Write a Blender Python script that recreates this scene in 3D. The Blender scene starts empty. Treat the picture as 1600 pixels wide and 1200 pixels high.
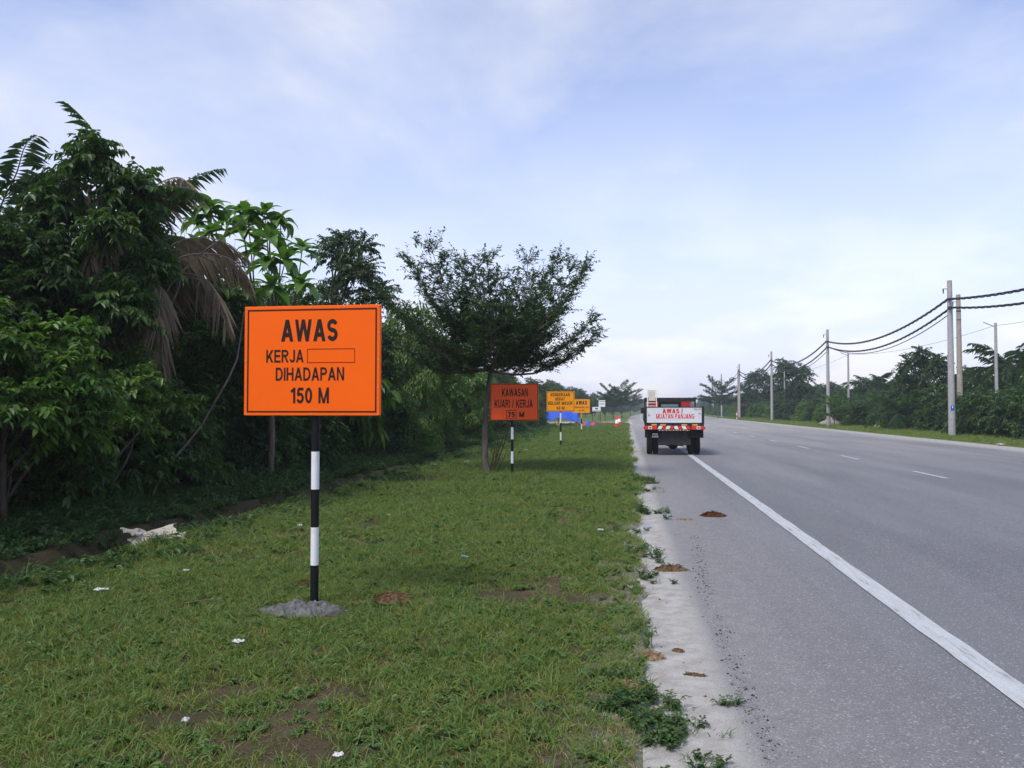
import bpy, math, random
import numpy as np
from mathutils import Vector, Matrix, Euler

R = math.radians
sc = bpy.context.scene
COL = sc.collection
rng = np.random.default_rng(7)
random.seed(7)

# ------------------------------------------------------------------ camera
YAW, PITCH, CAMH, F = R(8.15), R(1.79), 1.70, 1250.0      # F in pixels of a 1600 px wide picture
cam = bpy.data.cameras.new('camera')
cam.sensor_width = 36.0
cam.lens = 36.0 * F / 1600.0
cam.clip_start = 0.05
cam.clip_end = 9000
camo = bpy.data.objects.new('camera', cam)
camo.location = (0, 0, CAMH)
camo.rotation_euler = (R(90) + PITCH, 0, YAW)
COL.objects.link(camo)
sc.camera = camo

# ------------------------------------------------------------------ sky
SUN_EL, SUN_AZ = R(54), R(-148)          # azimuth from +Y, clockwise
w = bpy.data.worlds.new('World')
sc.world = w
w.use_nodes = True
nt = w.node_tree
for n in list(nt.nodes):
    nt.nodes.remove(n)
def N(tree, t, **kw):
    n = tree.nodes.new(t)
    for k, v in kw.items():
        setattr(n, k, v)
    return n
wo = N(nt, 'ShaderNodeOutputWorld')
bg = N(nt, 'ShaderNodeBackground')
bg.inputs['Strength'].default_value = 0.10
sky = N(nt, 'ShaderNodeTexSky', sky_type='NISHITA')
sky.sun_disc = False
sky.sun_elevation = SUN_EL
sky.sun_rotation = SUN_AZ
sky.air_density = 1.0
sky.dust_density = 0.6
sky.ozone_density = 2.0
tc = N(nt, 'ShaderNodeTexCoord')
sep = N(nt, 'ShaderNodeSeparateXYZ')
nt.links.new(tc.outputs['Generated'], sep.inputs[0])
ad = N(nt, 'ShaderNodeMath', operation='ADD'); ad.inputs[1].default_value = 0.33
mx0 = N(nt, 'ShaderNodeMath', operation='MAXIMUM'); mx0.inputs[1].default_value = 0.0
nt.links.new(sep.outputs['Z'], mx0.inputs[0])
nt.links.new(mx0.outputs[0], ad.inputs[0])
dv = N(nt, 'ShaderNodeVectorMath', operation='DIVIDE')
cmb = N(nt, 'ShaderNodeCombineXYZ')
for k in range(3):
    nt.links.new(ad.outputs[0], cmb.inputs[k])
nt.links.new(tc.outputs['Generated'], dv.inputs[0])
nt.links.new(cmb.outputs[0], dv.inputs[1])
mp = N(nt, 'ShaderNodeMapping')
mp.inputs['Location'].default_value = (3.1, 1.35, 0.0)
nt.links.new(dv.outputs[0], mp.inputs[0])
nz = N(nt, 'ShaderNodeTexNoise'); nz.inputs['Scale'].default_value = 1.25
nz.inputs['Detail'].default_value = 9; nz.inputs['Roughness'].default_value = 0.57
nz.inputs['Distortion'].default_value = 0.25
nt.links.new(mp.outputs[0], nz.inputs['Vector'])
cr = N(nt, 'ShaderNodeValToRGB')
cr.color_ramp.elements[0].position = 0.42; cr.color_ramp.elements[0].color = (0.10, 0.10, 0.10, 1)
cr.color_ramp.elements[1].position = 0.68; cr.color_ramp.elements[1].color = (0.95, 0.95, 0.95, 1)
nt.links.new(nz.outputs['Fac'], cr.inputs[0])
nz2 = N(nt, 'ShaderNodeTexNoise'); nz2.inputs['Scale'].default_value = 2.6
nz2.inputs['Detail'].default_value = 6; nz2.inputs['Roughness'].default_value = 0.5
nt.links.new(mp.outputs[0], nz2.inputs['Vector'])
cr2 = N(nt, 'ShaderNodeValToRGB')
cr2.color_ramp.elements[0].position = 0.44; cr2.color_ramp.elements[0].color = (6.7, 7.3, 9.2, 1)
cr2.color_ramp.elements[1].position = 0.58; cr2.color_ramp.elements[1].color = (8.2, 8.4, 9.3, 1)
nt.links.new(nz2.outputs['Fac'], cr2.inputs[0])
tint = N(nt, 'ShaderNodeMix', data_type='RGBA', blend_type='MULTIPLY')
tint.inputs[0].default_value = 1.0
tint.inputs[7].default_value = (2.6, 2.12, 2.12, 1)
nt.links.new(sky.outputs[0], tint.inputs[6])
mixc = N(nt, 'ShaderNodeMix', data_type='RGBA')
hz = N(nt, 'ShaderNodeMapRange'); hz.inputs[1].default_value = 0.42; hz.inputs[2].default_value = 0.0; hz.inputs[3].default_value = 0.0; hz.inputs[4].default_value = 0.97
nt.links.new(sep.outputs['Z'], hz.inputs[0])
cmx = N(nt, 'ShaderNodeMath', operation='MAXIMUM')
nt.links.new(cr.outputs[0], cmx.inputs[0]); nt.links.new(hz.outputs[0], cmx.inputs[1])
nt.links.new(cmx.outputs[0], mixc.inputs[0])
nt.links.new(tint.outputs[2], mixc.inputs[6])
nt.links.new(cr2.outputs[0], mixc.inputs[7])
nt.links.new(mixc.outputs[2], bg.inputs['Color'])
nt.links.new(bg.outputs[0], wo.inputs['Surface'])

# ------------------------------------------------------------------ sun behind thin cloud
sl = bpy.data.lights.new('sun', 'SUN')
sl.energy = 2.8
sl.angle = R(18)
sl.color = (1.0, 0.96, 0.88)
slo = bpy.data.objects.new('sun', sl)
sd = Vector((math.sin(SUN_AZ) * math.cos(SUN_EL), math.cos(SUN_AZ) * math.cos(SUN_EL), math.sin(SUN_EL)))
slo.rotation_euler = (-sd).to_track_quat('-Z', 'Y').to_euler()
slo.location = (-20, 20, 40)
COL.objects.link(slo)

sc.view_settings.view_transform = 'Standard'
sc.view_settings.look = 'None'
sc.view_settings.gamma = 1.0
sc.view_settings.use_curve_mapping = False
sc.view_settings.exposure = 0.15
sc.cycles.max_bounces = 8
sc.cycles.transparent_max_bounces = 8

# ------------------------------------------------------------------ helpers: objects
def tag(o, label=None, cat=None, group=None, kind=None):
    if label: o['label'] = label
    if cat: o['category'] = cat
    if group: o['group'] = group
    if kind: o['kind'] = kind
    return o
def thing(name, label, cat, loc=(0, 0, 0), rz=0.0, group=None, scale=1.0):
    o = bpy.data.objects.new(name, None)
    o.empty_display_size = 0.2
    COL.objects.link(o)
    o.location = loc
    o.rotation_euler = (0, 0, rz)
    o.scale = (scale,) * 3 if not isinstance(scale, tuple) else scale
    return tag(o, label, cat, group)
def put(name, me, parent=None, kind=None, loc=(0, 0, 0), rot=(0, 0, 0), scale=(1, 1, 1)):
    o = bpy.data.objects.new(name, me)
    COL.objects.link(o)
    o.parent = parent
    o.location = loc
    o.rotation_euler = rot
    o.scale = scale
    if kind: o['kind'] = kind
    return o
def at(px, d):
    """ground position on a bearing (picture column px) at depth d"""
    xc = (px - 800.0) / F * d
    return (xc * math.cos(YAW) - d * math.sin(YAW), xc * math.sin(YAW) + d * math.cos(YAW))
def gp(px, py):
    """ground point seen at a picture position"""
    return at(px, F * CAMH / (py - 639.0))

# ------------------------------------------------------------------ helpers: geometry
class Geo:
    def __init__(s):
        s.v = []; s.q = []; s.t = []; s.n = 0; s.qm = []; s.tm = []
    def add(s, v, q=None, t=None, m=0):
        v = np.asarray(v, dtype=np.float32).reshape(-1, 3)
        if q is not None and len(q):
            q = np.asarray(q, dtype=np.int32).reshape(-1, 4); s.q.append(q + s.n); s.qm.append(np.full(len(q), m, np.int32))
        if t is not None and len(t):
            t = np.asarray(t, dtype=np.int32).reshape(-1, 3); s.t.append(t + s.n); s.tm.append(np.full(len(t), m, np.int32))
        s.v.append(v); s.n += len(v)
        return s
    def mesh(s, name, *mats, smooth=False):
        V = np.concatenate(s.v)
        Q = np.concatenate(s.q) if s.q else np.zeros((0, 4), np.int32)
        T = np.concatenate(s.t) if s.t else np.zeros((0, 3), np.int32)
        me = bpy.data.meshes.new(name)
        me.vertices.add(len(V)); me.vertices.foreach_set('co', V.ravel())
        nl = len(Q) * 4 + len(T) * 3
        me.loops.add(nl)
        me.loops.foreach_set('vertex_index', np.concatenate([Q.ravel(), T.ravel()]).astype(np.int32))
        me.polygons.add(len(Q) + len(T))
        ls = np.concatenate([np.arange(len(Q)) * 4, len(Q) * 4 + np.arange(len(T)) * 3]).astype(np.int32)
        me.polygons.foreach_set('loop_start', ls)
        me.polygons.foreach_set('loop_total', np.concatenate([np.full(len(Q), 4), np.full(len(T), 3)]).astype(np.int32))
        mi = np.concatenate(s.qm + s.tm).astype(np.int32) if (s.qm or s.tm) else np.zeros(0, np.int32)
        me.polygons.foreach_set('material_index', mi)
        me.polygons.foreach_set('use_smooth', np.full(len(Q) + len(T), bool(smooth)))
        me.update(calc_edges=True)
        for m in mats:
            me.materials.append(m)
        return me
    def box(s, c, d, m=0, bev=0.0):
        x, y, z = c; a, b, h = d[0] / 2, d[1] / 2, d[2] / 2
        if bev <= 0:
            v = [(x + i * a, y + j * b, z + k * h) for k in (-1, 1) for j in (-1, 1) for i in (-1, 1)]
            q = [(0, 2, 3, 1), (4, 5, 7, 6), (0, 1, 5, 4), (2, 6, 7, 3), (0, 4, 6, 2), (1, 3, 7, 5)]
            return s.add(v, q, m=m)
        bev = min(bev, a * .9, b * .9, h * .9)
        # chamfered box: three shrunken slabs' corners
        v = []; idx = {}
        for k in (-1, 1):
            for j in (-1, 1):
                for i in (-1, 1):
                    for ax in range(3):
                        p = [i * (a - bev), j * (b - bev), k * (h - bev)]
                        p[ax] = (i * a, j * b, k * h)[ax]
                        idx[(i, j, k, ax)] = len(v)
                        v.append((x + p[0], y + p[1], z + p[2]))
        q = []; t = []
        for sg in (-1, 1):
            f = [idx[(sg, -1, -1, 0)], idx[(sg, 1, -1, 0)], idx[(sg, 1, 1, 0)], idx[(sg, -1, 1, 0)]]; q.append(f if sg > 0 else f[::-1])
            f = [idx[(-1, sg, -1, 1)], idx[(-1, sg, 1, 1)], idx[(1, sg, 1, 1)], idx[(1, sg, -1, 1)]]; q.append(f if sg > 0 else f[::-1])
            f = [idx[(-1, -1, sg, 2)], idx[(1, -1, sg, 2)], idx[(1, 1, sg, 2)], idx[(-1, 1, sg, 2)]]; q.append(f if sg > 0 else f[::-1])
        for i in (-1, 1):
            for j in (-1, 1):
                f = [idx[(i, j, -1, 0)], idx[(i, j, 1, 0)], idx[(i, j, 1, 1)], idx[(i, j, -1, 1)]]; q.append(f if i * j < 0 else f[::-1])
            for k in (-1, 1):
                f = [idx[(i, -1, k, 0)], idx[(i, 1, k, 0)], idx[(i, 1, k, 2)], idx[(i, -1, k, 2)]]; q.append(f if i * k > 0 else f[::-1])
        for j in (-1, 1):
            for k in (-1, 1):
                f = [idx[(-1, j, k, 1)], idx[(1, j, k, 1)], idx[(1, j, k, 2)], idx[(-1, j, k, 2)]]; q.append(f if j * k < 0 else f[::-1])
        for i in (-1, 1):
            for j in (-1, 1):
                for k in (-1, 1):
                    f = [idx[(i, j, k, 0)], idx[(i, j, k, 1)], idx[(i, j, k, 2)]]; t.append(f if i * j * k > 0 else f[::-1])
        return s.add(v, q, t, m=m)
    def tube(s, P, rad, sides=6, m=0, cap=True):
        P = np.asarray(P, float); n = len(P)
        rad = np.broadcast_to(np.asarray(rad, float), (n,))
        T = np.gradient(P, axis=0); T /= np.linalg.norm(T, axis=1)[:, None] + 1e-9
        ref = np.array([0, 0, 1.0]) if abs(T[:, 2]).mean() < .85 else np.array([1.0, 0, 0])
        A = np.cross(T, ref); A /= np.linalg.norm(A, axis=1)[:, None] + 1e-9
        B = np.cross(T, A)
        an = np.linspace(0, 2 * np.pi, sides, endpoint=False)
        ring = P[:, None, :] + rad[:, None, None] * (np.cos(an)[None, :, None] * A[:, None, :] + np.sin(an)[None, :, None] * B[:, None, :])
        i = np.arange(n - 1)[:, None] * sides; j = np.arange(sides)[None, :]; j2 = (j + 1) % sides
        q = np.stack([i + j, i + sides + j, i + sides + j2, i + j2], -1).reshape(-1, 4)
        v = ring.reshape(-1, 3)
        t = []
        if cap:
            v = np.concatenate([v, P[:1], P[-1:]])
            a, b = n * sides, n * sides + 1
            t = [(a, k, (k + 1) % sides) for k in range(sides)] + [(b, (n - 1) * sides + (k + 1) % sides, (n - 1) * sides + k) for k in range(sides)]
        return s.add(v, q, t, m=m)
    def cyl(s, a, b, r0, r1=None, sides=16, m=0):
        return s.tube([a, b], [r0, r0 if r1 is None else r1], sides, m)

def unit(a):
    return a / (np.linalg.norm(a, axis=-1, keepdims=True) + 1e-9)
def leaves(g, P, D, Nn, L, W, droop=0.15, fold=0.12, m=0, g_rng=rng):
    """folded oval leaves, two faces each, sharing the midrib"""
    n = len(P); P = np.asarray(P, float); D = unit(np.asarray(D, float)); S = unit(np.cross(D, Nn)); U = np.cross(S, D)
    L = np.broadcast_to(L, (n,))[:, None]; W = np.broadcast_to(W, (n,))[:, None]
    dn = np.array([0, 0, -1.0])
    mid1 = P + D * L * .34; mid2 = P + D * L * .70 + dn * L * droop * .45
    v = np.stack([P,
                  mid1 + S * W * .5 + U * W * fold, mid2 + S * W * .38 + U * W * fold,
                  P + D * L + dn * L * droop,
                  mid2 - S * W * .38 + U * W * fold, mid1 - S * W * .5 + U * W * fold], 1)
    b = np.arange(n)[:, None] * 6
    q = np.concatenate([b + np.array([[0, 1, 2, 3]]), b + np.array([[0, 3, 4, 5]])])
    g.add(v.reshape(-1, 3), q, m=m)
def sprigs(g, A, B, nl, L, W, sag=.12, spread=.85, twig_r=.004, r=rng, m_leaf=0, m_twig=1, droop=.25, start=.25, up=1.0, twigs=True):
    """twigs from A to B that carry alternate leaves"""
    A = np.asarray(A, float); B = np.asarray(B, float); n = len(A)
    ln = np.linalg.norm(B - A, axis=1)
    t = np.linspace(start, 1.0, nl)[None, :] + r.uniform(-.02, .02, (n, nl))
    def pt(t):
        p = A[:, None, :] * (1 - t[..., None]) + B[:, None, :] * t[..., None]
        p[..., 2] += (ln[:, None] * sag) * (t * (1 - t) * 4 * .5 - t * t * .6)
        return p
    P = pt(t); T = unit(pt(t + .02) - P)
    side = unit(np.cross(T, np.array([0, 0, 1.0])) + r.normal(0, .25, P.shape))
    sg = np.where(np.arange(nl) % 2 == 0, 1, -1)[None, :, None]
    D = T * .55 + side * sg * spread + r.normal(0, .22, P.shape)
    D[..., 2] -= droop * .6
    Nn = np.array([0, 0, up]) + r.normal(0, .35, P.shape)
    s = r.uniform(.65, 1.2, (n * nl,))
    leaves(g, P.reshape(-1, 3), D.reshape(-1, 3), Nn.reshape(-1, 3), L * s, W * s, droop, m=m_leaf)
    if twigs:
        tt = np.linspace(0, 1, 4)[None, :].repeat(n, 0)
        Q = pt(tt)
        an = np.array([0, 2.1, 4.2]); off = np.stack([np.cos(an), np.sin(an) * .6, np.sin(an) * .8], -1) * twig_r
        v = Q[:, :, None, :] + off[None, None]
        b = (np.arange(n) * 12)[:, None, None] + (np.arange(3) * 3)[None, :, None]
        j = np.arange(3)[None, None, :]; j2 = (j + 1) % 3
        q = np.stack([b + j, b + 3 + j, b + 3 + j2, b + j2], -1).reshape(-1, 4)
        g.add(v.reshape(-1, 3), q, m=m_twig)
def sph(n, r, zmin=-1.0):
    z = r.uniform(zmin, 1, n); a = r.uniform(0, 2 * np.pi, n); c = np.sqrt(1 - z * z)
    return np.stack([c * np.cos(a), c * np.sin(a), z], -1)
def curve(a, b, bend, n=6):
    a = np.array(a, float); b = np.array(b, float); t = np.linspace(0, 1, n)[:, None]
    return a * (1 - t) + b * t + np.array(bend, float) * (4 * t * (1 - t))
_g = np.random.default_rng(3).uniform(-1, 1, (64, 64))
def vnoise(x, y, s=1.0):
    x = np.asarray(x, float) * s; y = np.asarray(y, float) * s
    xi = np.floor(x).astype(int); yi = np.floor(y).astype(int); fx = x - xi; fy = y - yi
    fx = fx * fx * (3 - 2 * fx); fy = fy * fy * (3 - 2 * fy)
    a = _g[xi % 64, yi % 64]; b = _g[(xi + 1) % 64, yi % 64]; c = _g[xi % 64, (yi + 1) % 64]; d = _g[(xi + 1) % 64, (yi + 1) % 64]
    return (a * (1 - fx) + b * fx) * (1 - fy) + (c * (1 - fx) + d * fx) * fy

# ------------------------------------------------------------------ helpers: materials
def mat(name, rough=.8, spec=.3, metal=0.0):
    m = bpy.data.materials.new(name); m.use_nodes = True
    b = m.node_tree.nodes['Principled BSDF']
    b.inputs['Roughness'].default_value = rough
    b.inputs['Specular IOR Level'].default_value = spec
    b.inputs['Metallic'].default_value = metal
    return m, m.node_tree, b
def ramp(t, stops, interp='LINEAR'):
    r = t.nodes.new('ShaderNodeValToRGB'); e = r.color_ramp.elements
    r.color_ramp.interpolation = interp
    while len(e) < len(stops): e.new(.5)
    for k, (p, c) in enumerate(stops):
        e[k].position = p; e[k].color = (*c, 1) if len(c) == 3 else c
    return r
def noise(t, scale, detail=4, rough=.55, vec=None, dist=0.0):
    n = t.nodes.new('ShaderNodeTexNoise'); n.inputs['Scale'].default_value = scale
    n.inputs['Detail'].default_value = detail; n.inputs['Roughness'].default_value = rough; n.inputs['Distortion'].default_value = dist
    if vec is not None: t.links.new(vec, n.inputs['Vector'])
    return n
def mixrgb(t, fac, a, b, mode='MIX'):
    m = t.nodes.new('ShaderNodeMix'); m.data_type = 'RGBA'; m.blend_type = mode
    for s, v in ((0, fac), (6, a), (7, b)):
        if hasattr(v, 'links') or isinstance(v, bpy.types.NodeSocket): t.links.new(v, m.inputs[s])
        else: m.inputs[s].default_value = v if not isinstance(v, tuple) else ((*v, 1) if len(v) == 3 else v)
    return m.outputs[2]
def math_(t, op, a, b=None, c=None, clamp=False):
    m = t.nodes.new('ShaderNodeMath'); m.operation = op; m.use_clamp = clamp
    for k, v in enumerate((a, b, c)):
        if v is None: continue
        if isinstance(v, bpy.types.NodeSocket): t.links.new(v, m.inputs[k])
        else: m.inputs[k].default_value = v
    return m.outputs[0]
def bump(t, b, h, strength=.3, dist=.01):
    n = t.nodes.new('ShaderNodeBump'); n.inputs['Strength'].default_value = strength; n.inputs['Distance'].default_value = dist
    t.links.new(h, n.inputs['Height']); t.links.new(n.outputs[0], b.inputs['Normal'])
def world_pos(t):
    return t.nodes.new('ShaderNodeNewGeometry').outputs['Position']
def paint(name, col, rough=.5, spec=.35, var=.12, scale=6.0, metal=0.0, dirt=None, dirt_amt=.25):
    """plain colour with slight mottling and optional grime"""
    m, t, b = mat(name, rough, spec, metal)
    tcn = t.nodes.new('ShaderNodeTexCoord').outputs['Object']
    n = noise(t, scale, 5, .6, tcn)
    r = ramp(t, [(.3, tuple(c * (1 - var) for c in col)), (.7, tuple(min(1, c * (1 + var * .6)) for c in col))])
    t.links.new(n.outputs['Fac'], r.inputs[0])
    out = r.outputs[0]
    if dirt:
        n2 = noise(t, scale * 2.3, 8, .7, tcn)
        r2 = ramp(t, [(.52, (0, 0, 0)), (.72, (dirt_amt,) * 3)])
        t.links.new(n2.outputs['Fac'], r2.inputs[0])
        out = mixrgb(t, r2.outputs[0], out, dirt)
    t.links.new(out, b.inputs['Base Color'])
    return m
def leaf_mat(name, cols, transl=.35, rough=.42, spec=.4):
    m, t, b = mat(name, rough, spec)
    g = t.nodes.new('ShaderNodeNewGeometry')
    r = ramp(t, [(k / (len(cols) - 1), c) for k, c in enumerate(cols)])
    oi = t.nodes.new('ShaderNodeObjectInfo')
    f = math_(t, 'MULTIPLY_ADD', g.outputs['Random Per Island'], .8, math_(t, 'MULTIPLY', oi.outputs['Random'], .2))
    t.links.new(f, r.inputs[0])
    t.links.new(r.outputs[0], b.inputs['Base Color'])
    tr = t.nodes.new('ShaderNodeBsdfTranslucent')
    bright = mixrgb(t, 1.0, r.outputs[0], (1.5, 1.7, .7), 'MULTIPLY')
    t.links.new(bright, tr.inputs['Color'])
    mx = t.nodes.new('ShaderNodeMixShader'); mx.inputs[0].default_value = transl
    t.links.new(b.outputs[0], mx.inputs[1]); t.links.new(tr.outputs[0], mx.inputs[2])
    t.links.new(mx.outputs[0], t.nodes['Material Output'].inputs['Surface'])
    return m
def bark_mat(name, a, b_, scale=9):
    m, t, b = mat(name, .9, .2)
    tcn = t.nodes.new('ShaderNodeTexCoord').outputs['Object']
    mpn = t.nodes.new('ShaderNodeMapping'); mpn.inputs['Scale'].default_value = (1, 1, .3); t.links.new(tcn, mpn.inputs[0])
    n = noise(t, scale, 8, .65, mpn.outputs[0])
    r = ramp(t, [(.32, a), (.7, b_)]); t.links.new(n.outputs['Fac'], r.inputs[0]); t.links.new(r.outputs[0], b.inputs['Base Color'])
    bump(t, b, n.outputs['Fac'], .6, .02)
    return m

M = {}
M['leaf_dark'] = leaf_mat('leaf_dark_green', [(.016, .040, .012), (.026, .062, .017), (.040, .085, .020), (.060, .11, .026)])
M['leaf_mid'] = leaf_mat('leaf_mid_green', [(.026, .062, .014), (.042, .095, .020), (.060, .125, .024), (.10, .15, .030)])
M['leaf_bright'] = leaf_mat('leaf_bright_green', [(.045, .11, .018), (.070, .155, .024), (.10, .19, .030), (.15, .21, .04)])
M['leaf_rosette'] = leaf_mat('leaf_rosette_green', [(.055, .13, .022), (.08, .175, .028), (.11, .21, .035)], .3, .35)
M['leaf_fine'] = leaf_mat('leaf_fine_green', [(.020, .050, .015), (.032, .075, .020), (.050, .10, .026)], .3)
M['frond'] = leaf_mat('frond_green', [(.020, .050, .014), (.034, .078, .020), (.060, .11, .026)], .25, .35)
M['frond_bright'] = leaf_mat('frond_bright_green', [(.06, .13, .02), (.09, .17, .028), (.13, .2, .03)], .3, .35)
M['frond_dead'] = leaf_mat('frond_dead_brown', [(.12, .09, .06), (.21, .165, .115), (.32, .26, .19)], .12, .8, .1)
M['dead_leaf'] = leaf_mat('dead_leaf_brown', [(.06, .035, .018), (.11, .06, .03), (.17, .10, .05)], .1, .8, .1)
M['grass'] = leaf_mat('grass_green', [(.088, .140, .025), (.115, .175, .033), (.15, .205, .042), (.24, .23, .085)], .25, .55, .25)
M['grass_lush'] = leaf_mat('grass_lush', [(.06, .125, .030), (.085, .16, .036), (.12, .19, .045)], .25, .5, .3)
M['grass_dry'] = leaf_mat('grass_dry', [(.20, .16, .075), (.30, .24, .12), (.16, .17, .05)], .2, .7, .1)
M['weed'] = leaf_mat('weed_green', [(.028, .075, .018), (.045, .105, .024), (.07, .13, .03)], .3, .5)
M['bark'] = bark_mat('bark_brown', (.035, .027, .020), (.10, .082, .062))
M['bark_pale'] = bark_mat('bark_grey', (.07, .060, .050), (.19, .165, .135))
M['stem'] = bark_mat('stem_brown', (.04, .035, .020), (.11, .09, .055), 20)

# ================================================================== SETTING
def cx(Y):
    """sideways drift of the road, which bends gently to the right far away"""
    Y = np.asarray(Y, float)
    u = np.clip(Y - 110, 0, 220)
    return 1.5e-4 * u * u + np.clip(Y - 330, 0, None) * 2 * 1.5e-4 * 220
def sstep(a, b, x):
    t = np.clip((np.asarray(x, float) - a) / (b - a), 0, 1); return t * t * (3 - 2 * t)
def edge_x(y):
    """where the grass stops at the road, wandering"""
    return .02 + .22 * sstep(5, 16, y) - .1 * sstep(24, 40, y) + .13 * vnoise(y, 3.3, .9) + .08 * vnoise(y, 9.1, 3.1) + .03 * vnoise(y, 4.4, 9)
def gz(x, y):
    """height of the ground"""
    x = np.asarray(x, float); y = np.asarray(y, float); xr = x - cx(y)
    und = .035 * vnoise(x, y, .5) + .02 * vnoise(x + 30, y, 1.4)
    near = sstep(-1.2, -.1, xr) * (1 - sstep(17.2, 18.4, xr))
    z = .035 + und * (1 - near)
    z = z - .11 * sstep(-.02, .16, xr - edge_x(y) + .03) * (1 - sstep(16.9, 17.3, xr))
    wob = .12 * vnoise(y, 5.5, .45) + .06 * vnoise(y, 1.2, 1.6)
    dd = np.abs(xr + 6.05 + wob + .07 * vnoise(xr * 2, y, 3.3)) + .05 * vnoise(xr, y, 6)
    fade = (1 - sstep(42, 52, y)) * sstep(-3, 0, y)
    z = z - fade * .34 * (1 - sstep(.20, .48, dd))
    z = z + fade * .22 * sstep(-6.5, -7.6, xr) * 1.0
    z = z + .06 * fade * np.exp(-((dd - .45) / .18) ** 2)
    return z
def grid_coords(segs):
    out = [segs[0][0]]
    for a, b, st in segs:
        n = max(1, int(round((b - a) / st)))
        out += list(np.linspace(a, b, n + 1)[1:])
    return np.array(out)
gx = grid_coords([(-4000, -400, 900), (-400, -40, 60), (-40, -9, 3.1), (-9, -5, .1), (-5, -1.2, .2), (-1.2, .6, .06), (.6, 16, 2.2), (16, 18.6, .2), (18.6, 24, .6), (24, 60, 6), (60, 400, 60), (400, 4000, 900)])
gy = grid_coords([(-60, -4, 8), (-4, 2, .5), (2, 20, .13), (20, 50, .35), (50, 130, 1.2), (130, 400, 9), (400, 1200, 80), (1200, 6000, 800)])
GX, GY = np.meshgrid(gx, gy)
GXs = GX + cx(GY)
GZ = gz(GXs, GY)
ny, nx = GX.shape
ii = (np.arange(ny - 1)[:, None] * nx + np.arange(nx - 1)[None, :]).ravel()
g = Geo(); g.add(np.stack([GXs, GY, GZ], -1).reshape(-1, 3), np.stack([ii, ii + 1, ii + nx + 1, ii + nx], -1))
m, t, b = mat('ground_soil_grass', .95, .15)
wp = world_pos(t)
n1 = noise(t, .9, 8, .65, wp); n2 = noise(t, 9, 8, .7, wp); n3 = noise(t, 70, 4, .7, wp)
gr = ramp(t, [(.30, (.070, .105, .026)), (.55, (.10, .15, .034)), (.75, (.13, .175, .045))]); t.links.new(n2.outputs['Fac'], gr.inputs[0])
so = ramp(t, [(.3, (.065, .046, .030)), (.55, (.13, .092, .058)), (.8, (.20, .155, .11))]); t.links.new(n3.outputs['Fac'], so.inputs[0])
sx = t.nodes.new('ShaderNodeSeparateXYZ'); t.links.new(wp, sx.inputs[0])
# bare earth: in patches, in the ditch, and along the edge of the road
pf = ramp(t, [(.50, (0, 0, 0)), (.62, (.85, .85, .85))]); t.links.new(n1.outputs['Fac'], pf.inputs[0])
low = math_(t, 'MULTIPLY', math_(t, 'SUBTRACT', -.03, sx.outputs['Z']), 12, clamp=True)
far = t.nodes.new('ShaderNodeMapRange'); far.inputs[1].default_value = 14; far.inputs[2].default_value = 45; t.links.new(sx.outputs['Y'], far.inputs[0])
pfac = math_(t, 'MULTIPLY', pf.outputs[0], math_(t, 'SUBTRACT', 1.0, math_(t, 'MULTIPLY', far.outputs[0], .75)))
pfac = math_(t, 'MAXIMUM', pfac, low)
left = t.nodes.new('ShaderNodeMapRange'); left.inputs[1].default_value = -6.6; left.inputs[2].default_value = -7.6; t.links.new(sx.outputs['X'], left.inputs[0])
pfac = math_(t, 'MAXIMUM', pfac, math_(t, 'MULTIPLY', math_(t, 'MULTIPLY', left.outputs[0], .8), math_(t, 'LESS_THAN', sx.outputs['Y'], 80.0)))
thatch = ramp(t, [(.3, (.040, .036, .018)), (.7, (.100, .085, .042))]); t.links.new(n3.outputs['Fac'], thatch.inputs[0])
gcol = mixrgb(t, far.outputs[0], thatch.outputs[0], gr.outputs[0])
colr = mixrgb(t, pfac, gcol, so.outputs[0])
wet = math_(t, 'MULTIPLY', math_(t, 'SUBTRACT', -.06, sx.outputs['Z']), 9, clamp=True)
colr = mixrgb(t, math_(t, 'MULTIPLY', wet, math_(t, 'LESS_THAN', sx.outputs['X'], -4.0)), colr, (.030, .024, .018))
# sand blown on to the verge's edge
sandr = ramp(t, [(.3, (.20, .185, .16)), (.7, (.40, .38, .345))]); t.links.new(n3.outputs['Fac'], sandr.inputs[0])
se = t.nodes.new('ShaderNodeMapRange'); se.inputs[1].default_value = -.35; se.inputs[2].default_value = .25; t.links.new(math_(t, 'ADD', sx.outputs['X'], math_(t, 'MULTIPLY_ADD', n2.outputs['Fac'], .9, -.45)), se.inputs[0])
rgt = math_(t, 'LESS_THAN', sx.outputs['X'], 5.0)
colr = mixrgb(t, math_(t, 'MULTIPLY', math_(t, 'MULTIPLY', se.outputs[0], rgt), math_(t, 'LESS_THAN', sx.outputs['Y'], 112.0)), colr, sandr.outputs[0])
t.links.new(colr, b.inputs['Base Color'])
bump(t, b, n3.outputs['Fac'], .8, .03)
M['ground'] = m
tag(put('ground', g.mesh('ground', M['ground'], smooth=True)), kind='structure')

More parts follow.
